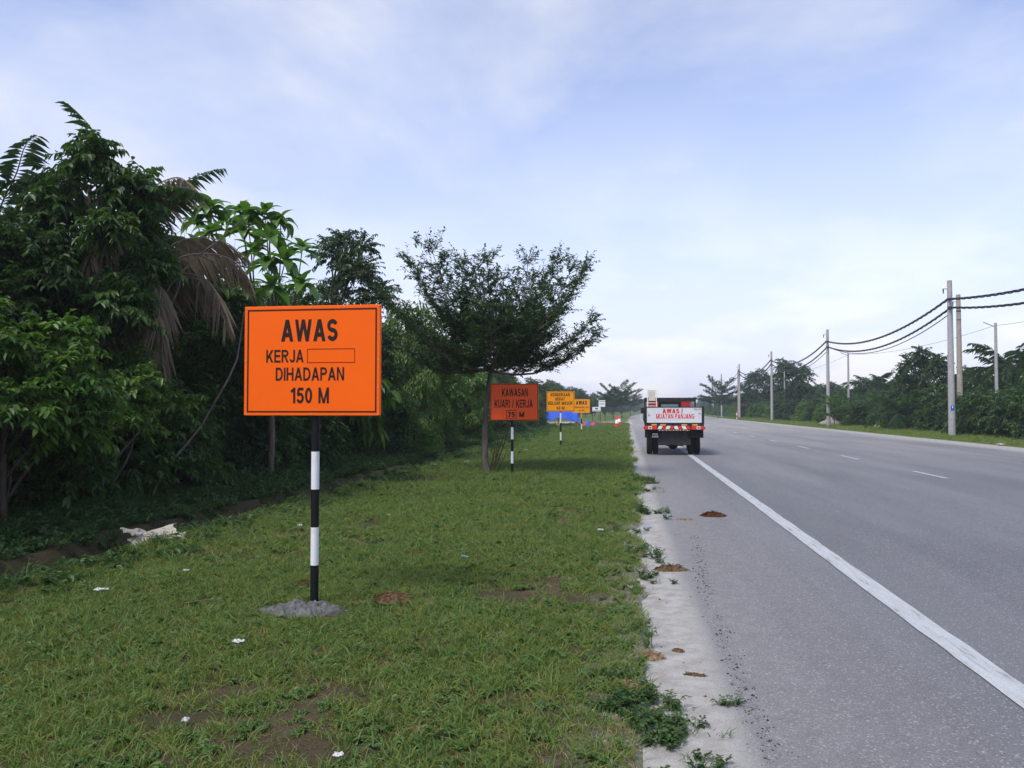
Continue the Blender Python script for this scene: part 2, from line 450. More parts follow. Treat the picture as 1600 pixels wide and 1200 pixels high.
# ---------------- road
RL, RR = -.16, 17.25
ry = grid_coords([(-60, 0, 10), (0, 60, 1.0), (60, 140, 4), (140, 700, 14), (700, 2600, 190)])
rx = np.array([RL, .1, .35, .7, 1.2, 2.2, 4, 6, 8, 10.5, 13, 15.5, 16.4, 16.9, RR])
XX, YY = np.meshgrid(rx, ry)
crown = .03 * np.exp(-((XX - 8.2) / 6.0) ** 2)
wobR = np.where(XX > 17.1, .25 * vnoise(YY, 2.2, .35), 0)
g = Geo(); nyr, nxr = XX.shape
ii = (np.arange(nyr - 1)[:, None] * nxr + np.arange(nxr - 1)[None, :]).ravel()
g.add(np.stack([XX + wobR + cx(YY), YY, crown - .004], -1).reshape(-1, 3), np.stack([ii, ii + 1, ii + nxr + 1, ii + nxr], -1))
m, t, b = mat('asphalt_bleached', .85, .3)
wp = world_pos(t)
mpn = t.nodes.new('ShaderNodeMapping'); mpn.inputs['Scale'].default_value = (1, .12, 1); t.links.new(wp, mpn.inputs[0])
sx = t.nodes.new('ShaderNodeSeparateXYZ'); t.links.new(wp, sx.inputs[0])
big = noise(t, .55, 6, .6, mpn.outputs[0]); grain = noise(t, 120, 3, .75, wp); mid = noise(t, 6, 6, .65, wp)
vor = t.nodes.new('ShaderNodeTexVoronoi'); vor.inputs['Scale'].default_value = 95; t.links.new(wp, vor.inputs['Vector'])
base = ramp(t, [(.30, (.108, .111, .122)), (.5, (.142, .145, .156)), (.72, (.180, .182, .192))]); t.links.new(big.outputs['Fac'], base.inputs[0])
spk = ramp(t, [(.30, (.35, .35, .36)), (.5, (1, 1, 1)), (.70, (1.85, 1.83, 1.78))]); t.links.new(grain.outputs['Fac'], spk.inputs[0])
c1 = mixrgb(t, .85, base.outputs[0], spk.outputs[0], 'MULTIPLY')
stn = t.nodes.new('ShaderNodeSeparateColor'); t.links.new(vor.outputs['Color'], stn.inputs[0])
st = ramp(t, [(.93, (0, 0, 0)), (.95, (.7, .7, .7))]); t.links.new(stn.outputs[0], st.inputs[0])
c1 = mixrgb(t, st.outputs[0], c1, (.36, .35, .33))
# sand along both edges, thinning out in streaks
sand = ramp(t, [(.3, (.26, .25, .23)), (.5, (.37, .358, .335)), (.75, (.47, .46, .435))]); t.links.new(grain.outputs['Fac'], sand.inputs[0])
lw = math_(t, 'MULTIPLY_ADD', mid.outputs['Fac'], .22, math_(t, 'MULTIPLY_ADD', big.outputs['Fac'], .5, -.36))
e1 = t.nodes.new('ShaderNodeMapRange'); e1.interpolation_type = 'SMOOTHSTEP'; e1.inputs[1].default_value = .74; e1.inputs[2].default_value = .42
xl = math_(t, 'ADD', sx.outputs['X'], lw); t.links.new(xl, e1.inputs[0])
film = t.nodes.new('ShaderNodeMapRange'); film.inputs[1].default_value = 2.4; film.inputs[2].default_value = .5; film.inputs[4].default_value = .30; t.links.new(xl, film.inputs[0])
e2 = t.nodes.new('ShaderNodeMapRange'); e2.interpolation_type = 'SMOOTHSTEP'; e2.inputs[1].default_value = 14.6; e2.inputs[2].default_value = 16.3
t.links.new(math_(t, 'ADD', sx.outputs['X'], math_(t, 'MULTIPLY', lw, 2.0)), e2.inputs[0])
e2b = math_(t, 'MULTIPLY', e2.outputs[0], math_(t, 'LESS_THAN', sx.outputs['Y'], 150.0))
e1b = math_(t, 'MULTIPLY', math_(t, 'MAXIMUM', e1.outputs[0], film.outputs[0]), math_(t, 'LESS_THAN', sx.outputs['Y'], 135.0))
far_pale = t.nodes.new('ShaderNodeMapRange'); far_pale.inputs[1].default_value = 18; far_pale.inputs[2].default_value = 75; far_pale.inputs[4].default_value = .78; t.links.new(sx.outputs['Y'], far_pale.inputs[0])  # road colour shifts towards the pale sand tone with distance
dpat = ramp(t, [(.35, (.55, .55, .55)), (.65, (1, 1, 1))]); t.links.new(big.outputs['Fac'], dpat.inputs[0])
dfac = math_(t, 'MULTIPLY', far_pale.outputs[0], dpat.outputs[0])
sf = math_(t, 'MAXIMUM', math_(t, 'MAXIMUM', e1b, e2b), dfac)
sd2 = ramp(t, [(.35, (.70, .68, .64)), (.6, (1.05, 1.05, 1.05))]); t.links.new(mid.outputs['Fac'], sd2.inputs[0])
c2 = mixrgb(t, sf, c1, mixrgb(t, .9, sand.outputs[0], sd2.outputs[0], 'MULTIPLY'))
# thin dark seams and scrapes
mp3 = t.nodes.new('ShaderNodeMapping'); mp3.inputs['Scale'].default_value = (1.0, .05, 1); mp3.inputs['Rotation'].default_value = (0, 0, R(3)); t.links.new(wp, mp3.inputs[0])
sm = noise(t, .8, 3, .5, mp3.outputs[0], .6)
sr = ramp(t, [(.490, (0, 0, 0)), (.5, (.40, .40, .40)), (.510, (0, 0, 0))]); t.links.new(sm.outputs['Fac'], sr.inputs[0])
gate = ramp(t, [(.5, (0, 0, 0)), (.6, (1, 1, 1))]); t.links.new(mid.outputs['Fac'], gate.inputs[0])
c3 = mixrgb(t, math_(t, 'MULTIPLY', sr.outputs[0], gate.outputs[0]), c2, (.08, .08, .09))
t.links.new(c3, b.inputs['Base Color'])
bump(t, b, grain.outputs['Fac'], .55, .006)
M['road'] = m
road = tag(put('road', g.mesh('road', M['road'], smooth=True)), kind='structure')

# ---------------- painted lines
m, t, b = mat('road_paint_worn', .7, .3)
wp = world_pos(t)
mpn = t.nodes.new('ShaderNodeMapping'); mpn.inputs['Scale'].default_value = (14, 1.1, 1); t.links.new(wp, mpn.inputs[0])
na = noise(t, 1.6, 8, .7, mpn.outputs[0]); nb = noise(t, 60, 4, .7, wp)
pr = ramp(t, [(.3, (.36, .38, .39)), (.7, (.54, .555, .56))]); t.links.new(nb.outputs['Fac'], pr.inputs[0])
we = ramp(t, [(.36, (1, 1, 1)), (.43, (.25, .25, .25)), (.60, (0, 0, 0))]); t.links.new(na.outputs['Fac'], we.inputs[0])
t.links.new(mixrgb(t, we.outputs[0], pr.outputs[0], (.20, .20, .21)), b.inputs['Base Color'])
bump(t, b, nb.outputs['Fac'], .4, .004)
M['roadpaint'] = m
def zroad(x):
    return .03 * math.exp(-((x - 8.2) / 6.0) ** 2)
def strip(name, x0, x1, ys, jit=.008):
    g = Geo(); v = []
    for k, y in enumerate(ys):
        o = float(cx(y)); a = jit * float(vnoise(y, 3.0, 4)); c = jit * float(vnoise(y, 8.0, 4))
        v += [(x0 + o + a, y, zroad(x0) + .004), (x1 + o + c, y, zroad(x1) + .004)]
    q = [(2 * k, 2 * k + 1, 2 * k + 3, 2 * k + 2) for k in range(len(ys) - 1)]
    g.add(v, q)
    return put(name, g.mesh(name, M['roadpaint']), parent=road)
strip('edge_line', 2.20, 2.40, np.concatenate([np.linspace(-10, 60, 200), np.linspace(61, 320, 70)]))
for k in range(16):
    y0 = 5.9 + 7.35 * k
    strip('lane_dash', 7.56, 7.68, np.linspace(y0, y0 + 2.25, 9))

# ---------------- gravel side track
g = Geo()
tx = np.linspace(-60, .9, 40)
v = []
for x in tx:
    fl = 5.5 * math.exp((x - .9) / 2.2)
    for s in np.linspace(0, 1, 6):
        yy = 92 - fl * .7 + s * (10.5 + fl * 1.4) + .35 * float(vnoise(x, s * 5, .8))
        v.append((x, yy, float(gz(x, yy)) * .2 + .062 - .055 * float(sstep(-1.2, .6, x))))
q = [(a * 6 + k, (a + 1) * 6 + k, (a + 1) * 6 + k + 1, a * 6 + k + 1) for a in range(39) for k in range(5)]
g.add(v, q)
m, t, b = mat('gravel_pale', .95, .15); wp = world_pos(t); n1 = noise(t, 1.2, 8, .65, wp)
r_ = ramp(t, [(.3, (.30, .285, .25)), (.7, (.50, .485, .45))]); t.links.new(n1.outputs['Fac'], r_.inputs[0]); t.links.new(r_.outputs[0], b.inputs['Base Color'])
M['gravel'] = m
tag(put('gravel_track', g.mesh('gravel_track', M['gravel'])), kind='structure')
# ================================================================== PLANTS
def rr(seed): return np.random.default_rng(seed)
def tree_proto(seed, h, rad, lobes=9, twigs=46, nl=15, L=.12, W=.055, leaf='leaf_mid', bark='bark', z0=.38, lobe_r=.8, stems=1, zsq=1.0, low=False, sag=.2, droop=.3, tw=True):
    """a trunk with limbs; every limb ends in a lobe of leafy twigs"""
    r = rr(seed); tg = Geo(); cg = Geo()
    tips = []
    top = h - lobe_r * .75
    base_r = .022 * h
    trunks = []
    for s in range(stems):
        ang = r.uniform(0, 6.28); off = 0 if stems == 1 else rad * .12
        lean = r.normal(0, .05 * h, 2) if stems == 1 else np.array([math.cos(ang), math.sin(ang)]) * rad * r.uniform(.2, .6)
        P = curve((math.cos(ang) * off, math.sin(ang) * off, -.1), (lean[0], lean[1], top * r.uniform(.8, 1)), (*r.normal(0, .04 * h, 2), 0), 9)
        tg.tube(P, np.linspace(base_r / stems ** .5, base_r * .25, 9), 7); trunks.append(P)
    for k in range(lobes):
        P = trunks[k % stems]
        f = (k + .5) / lobes
        zz = h * z0 + (top - h * z0) * f
        env = math.sin(math.pi * (0.18 + .70 * f)) if not low else (1.0 - .65 * f)
        a = k * 2.4 + r.uniform(-.5, .5); d = rad * env * r.uniform(.55, .95)
        c = np.array([P[-1][0] * f + math.cos(a) * d, P[-1][1] * f + math.sin(a) * d, zz])
        i = int(np.clip(f * .75 * 8, 1, 7)); st = P[i]
        Q = curve(st, c, (*r.normal(0, .1, 2), .12 * d), 6)
        tg.tube(Q, np.linspace(base_r * .42, .008, 6), 5)
        lr = lobe_r * r.uniform(.75, 1.2)
        n = int(twigs * (lr / lobe_r) ** 2)
        dirs = sph(n, r, -.55)
        dirs[:, 2] *= zsq
        B = c + dirs * lr * r.uniform(.55, 1.08, (n, 1))
        A = c + dirs * lr * r.uniform(0, .25, (n, 1))
        B[:, 2] = np.maximum(B[:, 2], .06)
        sprigs(cg, A, B, nl, L, W, sag=sag, r=r, droop=droop, twigs=tw)
    return [('trunk', tg.mesh('trunk', M[bark], smooth=True), None), ('crown', cg.mesh('crown', M[leaf], M['stem']), 'stuff')]
def place(proto, name, label, cat, x, y, s=1.0, rz=None, group=None, z=None):
    o = thing(name, label, cat, (x, y, float(gz(x, y)) - .03 if z is None else z), random.uniform(0, 6.28) if rz is None else rz, group, s)
    for nm, me, kd in proto:
        put(nm, me, o, kd)
    return o

# ---- kinds of foliage
T_dense = [tree_proto(11, 5.6, 1.7, 16, 72, 16, .11, .05, 'leaf_mid', z0=.22, lobe_r=.85),
           tree_proto(12, 5.2, 1.9, 16, 70, 16, .095, .043, 'leaf_mid', z0=.20, lobe_r=.85),
           tree_proto(13, 5.8, 1.6, 16, 72, 17, .09, .04, 'leaf_dark', z0=.25, lobe_r=.8, droop=.5)]
T_bright = tree_proto(14, 4.2, 1.6, 14, 66, 15, .115, .052, 'leaf_bright', z0=.15, lobe_r=.8)
S_round = [tree_proto(21, 1.9, .95, 10, 52, 15, .09, .042, 'leaf_mid', z0=.12, lobe_r=.55, stems=3, low=True, bark='stem'),
           tree_proto(22, 1.6, .9, 10, 52, 15, .08, .04, 'leaf_dark', z0=.10, lobe_r=.5, stems=3, low=True, bark='stem'),
           tree_proto(23, 2.2, 1.0, 10, 52, 15, .10, .048, 'leaf_bright', z0=.12, lobe_r=.55, stems=3, low=True, bark='stem'),
           tree_proto(24, 1.7, .9, 9, 46, 22, .10, .024, 'leaf_mid', z0=.10, lobe_r=.55, stems=4, low=True, bark='stem', droop=.6, sag=.45)]
T_far = [tree_proto(31, 8.5, 3.0, 15, 60, 11, .30, .16, 'leaf_dark', z0=.20, lobe_r=1.5, tw=False),
         tree_proto(32, 7.5, 3.2, 15, 60, 11, .30, .16, 'leaf_mid', z0=.15, lobe_r=1.5, tw=False)]
S_far = [tree_proto(33, 3.2, 1.8, 10, 50, 10, .22, .12, 'leaf_mid', z0=.10, lobe_r=1.0, stems=3, low=True, tw=False),
         tree_proto(34, 2.8, 1.8, 10, 50, 10, .22, .12, 'leaf_bright', z0=.10, lobe_r=.95, stems=3, low=True, tw=False),
         tree_proto(35, 3.4, 1.7, 10, 50, 10, .20, .10, 'leaf_dark', z0=.10, lobe_r=1.0, stems=3, low=True, tw=False)]

def vine_column(seed, h, rad, n=1500, leaf='leaf_dark'):
    """a trunk smothered by a climber: curtains of small leaves that hang down its sides"""
    r = rr(seed); tg = Geo(); cg = Geo()
    P = curve((0, 0, -.1), (.15, .05, h * .9), (.12, -.1, 0), 9)
    tg.tube(P, np.linspace(.11, .04, 9), 7)
    zz = h * (1 - r.power(1.3, n) * .97); a = r.uniform(0, 6.28, n)
    prof = rad * (.45 + .62 * np.sqrt(np.clip(1 - zz / h, 0, 1)) + .28 * np.sin(a * 2 + zz * 2.3) * .6 + .2 * np.sin(a * 3 - zz * 4))
    B = np.stack([np.cos(a) * prof, np.sin(a) * prof, zz - .1], -1)
    A = B * np.array([.72, .72, 1]); A[:, 2] += r.uniform(.05, .35, n)
    B[:, 2] = np.maximum(B[:, 2] - r.uniform(0, .25, n), .05)
    sprigs(cg, A, B, 12, .085, .05, sag=.25, r=r, droop=.7, twigs=True)
    # loose wisps that reach out of the top
    k = 26; a = r.uniform(0, 6.28, k)
    A = np.stack([np.cos(a) * rad * .4, np.sin(a) * rad * .4, h - r.uniform(0, 1.2, k)], -1)
    B = A + np.stack([np.cos(a) * .55, np.sin(a) * .55, r.uniform(-.2, .55, k)], -1)
    sprigs(cg, A, B, 9, .07, .03, sag=.5, r=r, droop=.6)
    return [('trunk', tg.mesh('trunk', M['bark'], smooth=True), None), ('crown', cg.mesh('crown', M[leaf], M['stem']), 'stuff')]
V_col = tree_proto(41, 5.7, 1.05, 20, 78, 15, .075, .042, 'leaf_dark', z0=.12, lobe_r=.62, droop=.5)
V_col2 = vine_column(42, 5.4, 1.2, 1900, 'leaf_bright')  # brighter leaf colour stands in for light falling on the climber

def frond_mesh(seed, L=2.8, elev=50, bend=1.1, n=34, leafl=.55, lw=.035, mt='frond', hang=.3, vee=.35):
    """feather palm frond along +X: midrib and two rows of leaflets"""
    r = rr(seed); g = Geo(); k = 16; P = [(0, 0, 0)]; e = R(elev); st = L / k
    for i in range(k):
        x, y, z = P[-1]; P.append((x + math.cos(e) * st, y + .03 * math.sin(i * .7 + seed), z + math.sin(e) * st)); e -= bend / k * (.5 + i / k)
    P = np.array(P)
    g.tube(P, np.linspace(.024, .005, k + 1), 4, m=1)
    t = np.linspace(.14, 1.0, n); f = t * k; i = np.clip(f.astype(int), 0, k - 1); fr = (f - i)[:, None]
    C = P[i] * (1 - fr) + P[i + 1] * fr; T = unit(P[i + 1] - P[i])
    ll = leafl * (np.sin(np.pi * (.12 + .80 * t)) ** .7)
    for s in (1, -1):
        side = unit(np.cross(T, np.array([0, 0, 1.0]))) * s; up = np.cross(side * s, T) 
        D = side + T * .75 + np.array([0, 0, 1.0]) * vee * (1 - hang) - np.array([0, 0, 1.0]) * hang * 1.6 + r.normal(0, .10 + .15 * hang, (n, 3))
        leaves(g, C, D, np.array([0, 0, 1.0]) + T * .2 + r.normal(0, .2, (n, 3)), ll * r.uniform(.8, 1.1, n), lw * r.uniform(.8, 1.2, n), .28 + hang * .5, .25)
    return g.mesh('frond', M[mt], M['stem'] if mt != 'frond_dead' else M['frond_dead'])
FR = {'up': [frond_mesh(1, 3.0, 72, .9), frond_mesh(2, 2.8, 60, 1.1), frond_mesh(3, 2.9, 66, 1.3)],
      'mid': [frond_mesh(4, 3.0, 42, 1.5), frond_mesh(5, 2.9, 30, 1.5)],
      'low': [frond_mesh(6, 2.8, 5, 1.5, hang=.5), frond_mesh(7, 2.8, -10, 1.2, hang=.6)],
      'bright': [frond_mesh(8, 2.4, 68, 1.2, mt='frond_bright'), frond_mesh(9, 2.3, 48, 1.4, mt='frond_bright')],
      'dead': [frond_mesh(15, 2.5, 50, 2.5, 54, .60, .012, 'frond_dead', .75), frond_mesh(16, 2.6, 25, 2.4, 54, .60, .011, 'frond_dead', .8), frond_mesh(17, 2.2, -15, 1.4, 48, .6, .011, 'frond_dead', .8)]}
FO = {'up': [frond_mesh(51, 3.6, 68, 1.2, 26, .8, .075), frond_mesh(52, 3.5, 58, 1.4, 26, .8, .075)],
      'mid': [frond_mesh(53, 3.6, 40, 1.9, 26, .8, .075), frond_mesh(54, 3.6, 28, 1.8, 26, .8, .075, hang=.4)],
      'low': [frond_mesh(55, 3.3, 5, 1.7, 24, .75, .075, hang=.6)]}
def palm_trunk(h, r0=.16):
    g = Geo(); r = rr(int(h * 100)); n = max(8, int(h * 7)); z = np.linspace(-.1, h, n)
    P = np.stack([.05 * np.sin(z * .8), .04 * np.cos(z * .6), z], -1)
    g.tube(P, r0 * (1 + .14 * (np.arange(n) % 2)) * np.linspace(1.1, .9, n), 9)
    return g.mesh('trunk', M['bark'])
def palm(label, x, y, trunk_h, spec, group=None, name='palm', s=1.0, rz=0.0, r0=.16, tm=None, cat='palm'):
    o = thing(name, label, cat, (x, y, float(gz(x, y)) - .03), rz, group, s)
    put('trunk', tm or palm_trunk(trunk_h, r0), o)
    for me, az, tilt, sc_ in spec:
        f = put('frond', me, o, None, (.05 * math.sin(trunk_h * .8), .04 * math.cos(trunk_h * .6), trunk_h - .05), (0, R(tilt), R(az)), (sc_,) * 3)
    return o

def terminalia(seed, h=6.1, fork=2.75, spread=2.75, limbs=17, L=.075, W=.034, dens=1.0, shape='fan', nl=9, leaf='leaf_fine'):
    """small-leaved tree with layered sprays; limbs sweep up and outwards from a slim trunk"""
    r = rr(seed); tg = Geo(); cg = Geo()
    P = curve((0, 0, -.12), (.12, .02, fork), (-.10, .05, 0), 10)
    tg.tube(P, np.concatenate([[.125, .10], np.linspace(.088, .062, 8)]), 9)
    tipz = P[-1]
    P2 = curve(tipz, (tipz[0] + .1, tipz[1], h * (.60 if shape == 'fan' else .82)), (.12, .05, 0), 8)
    tg.tube(P2, np.linspace(.062, .012, 8), 6)
    for k in range(limbs):
        f = k / (limbs - 1)
        st = P2[min(7, int(f * 5.2))]
        a = k * 2.39996 + r.uniform(-.3, .3)
        el = R(19 + 43 * f + r.uniform(-5, 6)) if shape == 'fan' else R(8 + 30 * f + r.uniform(-6, 6))
        ln = spread / math.cos(el) * (1 - (.10 if shape == 'fan' else .42) * f) * r.uniform(.84, 1.08)
        if shape == 'fan': ln = min(ln, (h - st[2]) / math.sin(el) * r.uniform(.9, 1.04))
        d = np.array([math.cos(a) * math.cos(el), math.sin(a) * math.cos(el), math.sin(el)])
        n = 12
        tt = np.linspace(0, 1, n)[:, None]
        Q = st + d * ln * tt + np.array([0, 0, 1.0]) * (-.16 * ln * np.sin(tt * np.pi) if shape == 'fan' else .05 * ln * np.sin(tt * np.pi)) + np.cumsum(r.normal(0, .018, (n, 3)), 0)
        tg.tube(Q, np.linspace(.038 * (1 - .5 * f), .005, n), 5)
        ns = int(22 * dens * ln / 2.6) + 5
        for j in range(ns):
            u = .16 + .84 * (j + r.uniform(0, 1)) / ns
            p = Q[min(n - 1, int(u * (n - 1)))] + r.normal(0, .02, 3)
            sd_ = unit(np.cross(d, [0, 0, 1.0])) * (1 if j % 2 else -1)
            bl = (.85 - .55 * u) * r.uniform(.5, 1.15) * ln / 2.6
            e = p + (sd_ * .85 + d * .75 + np.array([0, 0, r.uniform(-.05, .28)])) * bl
            k2 = max(3, int(bl / .075))
            A = p + (e - p) * np.linspace(.12, .92, k2)[:, None]
            dr = (e - p) / (np.linalg.norm(e - p) + 1e-6)
            B = A + dr * .14 + r.normal(0, .10, (k2, 3)) + np.array([0, 0, .055])
            tg.tube([p, (p + e) / 2 + np.array([0, 0, .03]), e], [.009, .006, .003], 3, cap=False)
            sprigs(cg, A, B, nl, L, W, r=r, sag=.05, droop=.1, twig_r=.002, start=.2)
        # upright shoots at the tip
        k3 = 5
        A = np.repeat(Q[-2:-1], k3, 0); B = A + d * .18 + r.normal(0, .10, (k3, 3)) + np.array([0, 0, .20])
        sprigs(cg, A, B, 8, L * .9, W * .9, r=r, sag=.05, droop=.1, twig_r=.003)
    return [('trunk', tg.mesh('trunk', M['bark_pale'], smooth=True), None), ('crown', cg.mesh('crown', M[leaf], M['bark']), 'stuff')]

# ---- the layered tree that stands on the verge behind the second sign
TX, TY = gp(761, 742)
T_fan = terminalia(61, 5.75, 2.70, 2.95, 24, .085, .04, dens=1.5)
tt_ = place(T_fan, 'terminalia_tree', 'slender tree with upswept layered branches on the grass behind the red-orange sign', 'tree', TX, TY, rz=R(20))
g = Geo(); r = rr(5)
A = np.array([[.15, .1, 0]]) + r.normal(0, .06, (7, 3)) * [1, 1, 0]; B = A + np.stack([r.uniform(.1, .55, 7), r.normal(0, .2, 7), r.uniform(.9, 1.7, 7)], -1)
for a_, b_ in zip(A, B): g.tube(curve(a_, b_, (.06, 0, 0), 5), np.linspace(.012, .004, 5), 4, m=1)
sprigs(g, A, B, 9, .07, .03, r=r)
put('basal_shoots', g.mesh('basal_shoots', M['leaf_fine'], M['stem']), tt_, 'stuff')

# ---- left thicket: the things one can point to
def hero(proto, name, label, px, d, s=1.0, rz=None, cat='tree'):
    x, y = at(px, d); return place(proto, name, label, cat, x, y, s, rz)
hero(tree_proto(71, 6.15, 1.25, 16, 85, 16, .115, .058, 'leaf_mid', z0=.30, lobe_r=.62, droop=.45), 'leafy_tree', 'tall dark-trunked leafy tree, highest of the thicket, left of the dead palm fronds', 118, 12.4, .95, .4)
hero(tree_proto(72, 4.9, 1.3, 14, 80, 16, .105, .05, 'leaf_dark', z0=.25, lobe_r=.7), 'leafy_tree', 'dark leafy tree at the left edge of the picture below the wispy palm tips', 18, 11.8, 1.0, 1.0)
hero(tree_proto(73, 2.9, .95, 12, 62, 14, .105, .055, 'leaf_bright', z0=.30, lobe_r=.5), 'leafy_shrub', 'bright green large-leaved shrub at the left edge of the picture at mid height', 8, 10.0, 1.0, 2.0, 'shrub')
hero(tree_proto(74, 2.6, 1.1, 9, 34, 12, .10, .042, 'leaf_bright', z0=.45, lobe_r=.5, bark='bark_pale'), 'leafy_shrub', 'leaning pale-stemmed shrub with yellow-green leaves in the dark hollow left of the big sign', 165, 12.0, 1.0, .2, 'shrub')
hero(V_col, 'vine_covered_tree', 'dark climber-smothered column of a tree just above the top right of the big sign', 536, 23.5, 1.27, .5)
hero(V_col2, 'vine_covered_tree', 'climber-draped green mass right of the big sign', 640, 29.5, 1.0, 1.5)
hero(T_bright, 'bright_bush_tree', 'bright yellow-green bushy tree between the big sign and the slender tree', 672, 31.5, 1.05, .9)
hero(tree_proto(75, 3.6, 1.5, 13, 66, 16, .12, .05, 'leaf_bright', z0=.12, lobe_r=.75, droop=.5), 'bushy_tree', 'round dark-bottomed bush reaching the grass just left of the slender tree', 724, 37.5, 1.15, .3, 'bush')  # lit look of this bush is put into its leaf colour
hero(S_round[2], 'leafy_shrub', 'bright low shrub beside the ditch right of the big sign', 628, 26.5, 1.1, .3, 'shrub')

# palms of the thicket
x, y = at(202, 14.2)
palm('palm with stiff green fronds standing above the leafy tree at upper left', x, y, 4.45,
     [(FR['up'][0], 200, -14, .92), (FR['up'][2], 170, -16, .85), (FR['up'][1], 120, -8, .85), (FR['up'][1], 20, -6, .8), (FR['mid'][0], 330, 0, .9), (FR['mid'][1], 80, 0, .9), (FR['mid'][0], 250, 0, .9), (FR['dead'][0], 340, -25, .95), (FR['dead'][1], 290, 0, 1.0), (FR['dead'][2], 320, 0, 1.0), (FR['dead'][2], 240, 10, 1.0)], name='feather_palm')
x, y = at(214, 13.9)
palm('palm whose dead brown fronds hang in a curtain left of the big sign', x, y, 3.45,
     [(FR['dead'][0], 10, -10, 1.0), (FR['dead'][1], 345, -10, 1.0), (FR['dead'][1], 315, 0, 1.0), (FR['dead'][2], 285, 0, 1.0), (FR['dead'][0], 262, -8, .95), (FR['dead'][2], 230, 10, 1.0), (FR['dead'][0], 40, -30, 1.0), (FR['dead'][1], 200, -10, 1.0), (FR['dead'][2], 330, 15, .9), (FR['up'][1], 150, 10, .75), (FR['mid'][1], 180, 0, .8)], name='feather_palm')
x, y = at(-8, 12.8)
palm('wispy palm whose frond tips rise at the left edge of the picture', x, y, 3.9, [(FR['up'][1], 60, 0, .85), (FR['up'][2], 330, -8, .85), (FR['up'][0], 200, 0, .85), (FR['dead'][0], 20, -30, .9), (FR['mid'][0], 290, 0, .8)], name='feather_palm')

# bare twig
g = Geo(); r = rr(81)
def twig_run(p, d, n, st, rad, depth):
    P = [np.array(p, float)]; d = np.array(d, float)
    for i in range(n):
        d = unit(d + r.normal(0, .20, 3) + np.array([0, 0, .06])); P.append(P[-1] + d * st)
    g.tube(P, np.linspace(rad, rad * .35, len(P)), 4)
    if depth > 0:
        for k in range(3 if depth > 1 else 4):
            i = r.integers(n // 3, n); twig_run(P[i], unit(d + r.normal(0, .75, 3)), max(4, n // 2), st * .8, rad * .5, depth - 1)
x, y = at(232, 12.9)
tw = thing('bare_tree', 'bare curling grey branch rising out of the thicket beside the palm fronds', 'tree', (x, y, 0), 0)
twig_run((0, 0, 0), (.10, 0, 1), 9, .42, .032, 0)
twig_run((.25, 0, 3.5), (.5, 0, .75), 9, .22, .017, 2)
twig_run((.30, 0, 3.3), (.6, .2, .75), 8, .22, .015, 2)
put('branches', g.mesh('branches', M['bark_pale']), tw)

# the tree with whorls of long leaves above the big sign
def big_leaf(seed, L=.40, W=.165, bend=.9):
    g = Geo(); k = 6; v = []; e = R(22); x = z = 0.0
    prof = [.10, .55, .92, 1.0, .80, .42, .03]
    for i in range(k + 1):
        hw = W / 2 * prof[i]
        v += [(x, hw, z + hw * .35), (x, 0, z), (x, -hw, z + hw * .35)]
        x += math.cos(e) * L / k; z += math.sin(e) * L / k; e -= bend / k
    q = [(3 * i + j, 3 * i + 3 + j, 3 * i + 4 + j, 3 * i + 1 + j) for i in range(k) for j in range(2)]
    g.add(v, q); return g.mesh('leaf', M['leaf_rosette'], smooth=True)
BL = [big_leaf(1), big_leaf(2, .44, .17, 1.4), big_leaf(3, .36, .16, 1.9)]
x, y = at(408, 16.8)
ro = thing('whorled_leaf_tree', 'tree with bright green whorls of long leaves above the big orange sign', 'tree', (x, y, -.42), 0, scale=1.13)
g = Geo(); r = rr(91); tg = Geo()
tg.tube(curve((0, .2, -.1), (.05, 0, 3.0), (.15, 0, 0), 8), np.linspace(.07, .045, 8), 7)
wpx = [(391, 338), (366, 328), (338, 330), (419, 338), (440, 350), (353, 374), (393, 368), (427, 372), (449, 389), (419, 402), (487, 398), (483, 425), (370, 457), (419, 466), (472, 466), (508, 460), (379, 430), (455, 430), (321, 334), (300, 345), (340, 400)]
whorls = [((a - 408) * .0119, -.15 - .012 * max(0, b - 330) * .55 + .25 * math.sin(k * 2.1), ((639 - b) / 1250 * 16.8 + 1.7 + .42) / 1.13) for k, (a, b) in enumerate(wpx)]
tr = put('trunk', None, ro) if False else None
bl_parent = None
limb_pts = []
for (wx, wy, wz) in whorls:
    q = curve((.05, 0, 2.2 + r.uniform(0, .7)), (wx, wy, wz), (r.normal(0, .1), r.normal(0, .1), -.12), 7)
    tg.tube(q, np.linspace(.026, .009, 7), 5); limb_pts.append(q)
put('trunk', tg.mesh('trunk', M['bark_pale'], smooth=True), ro)
for (wx, wy, wz) in whorls:
    n = 14
    for k in range(n):
        az = k * 137.5 + r.uniform(-15, 15); lv = k / n
        put('leaf', BL[r.integers(0, 3)], ro, None, (wx, wy, wz + .02 * (n - k) / n), (r.normal(0, .15), R(-48 + 92 * lv + r.uniform(-10, 10)), R(az)), (r.uniform(1.1, 1.5) * (.65 + .35 * lv),) * 3)

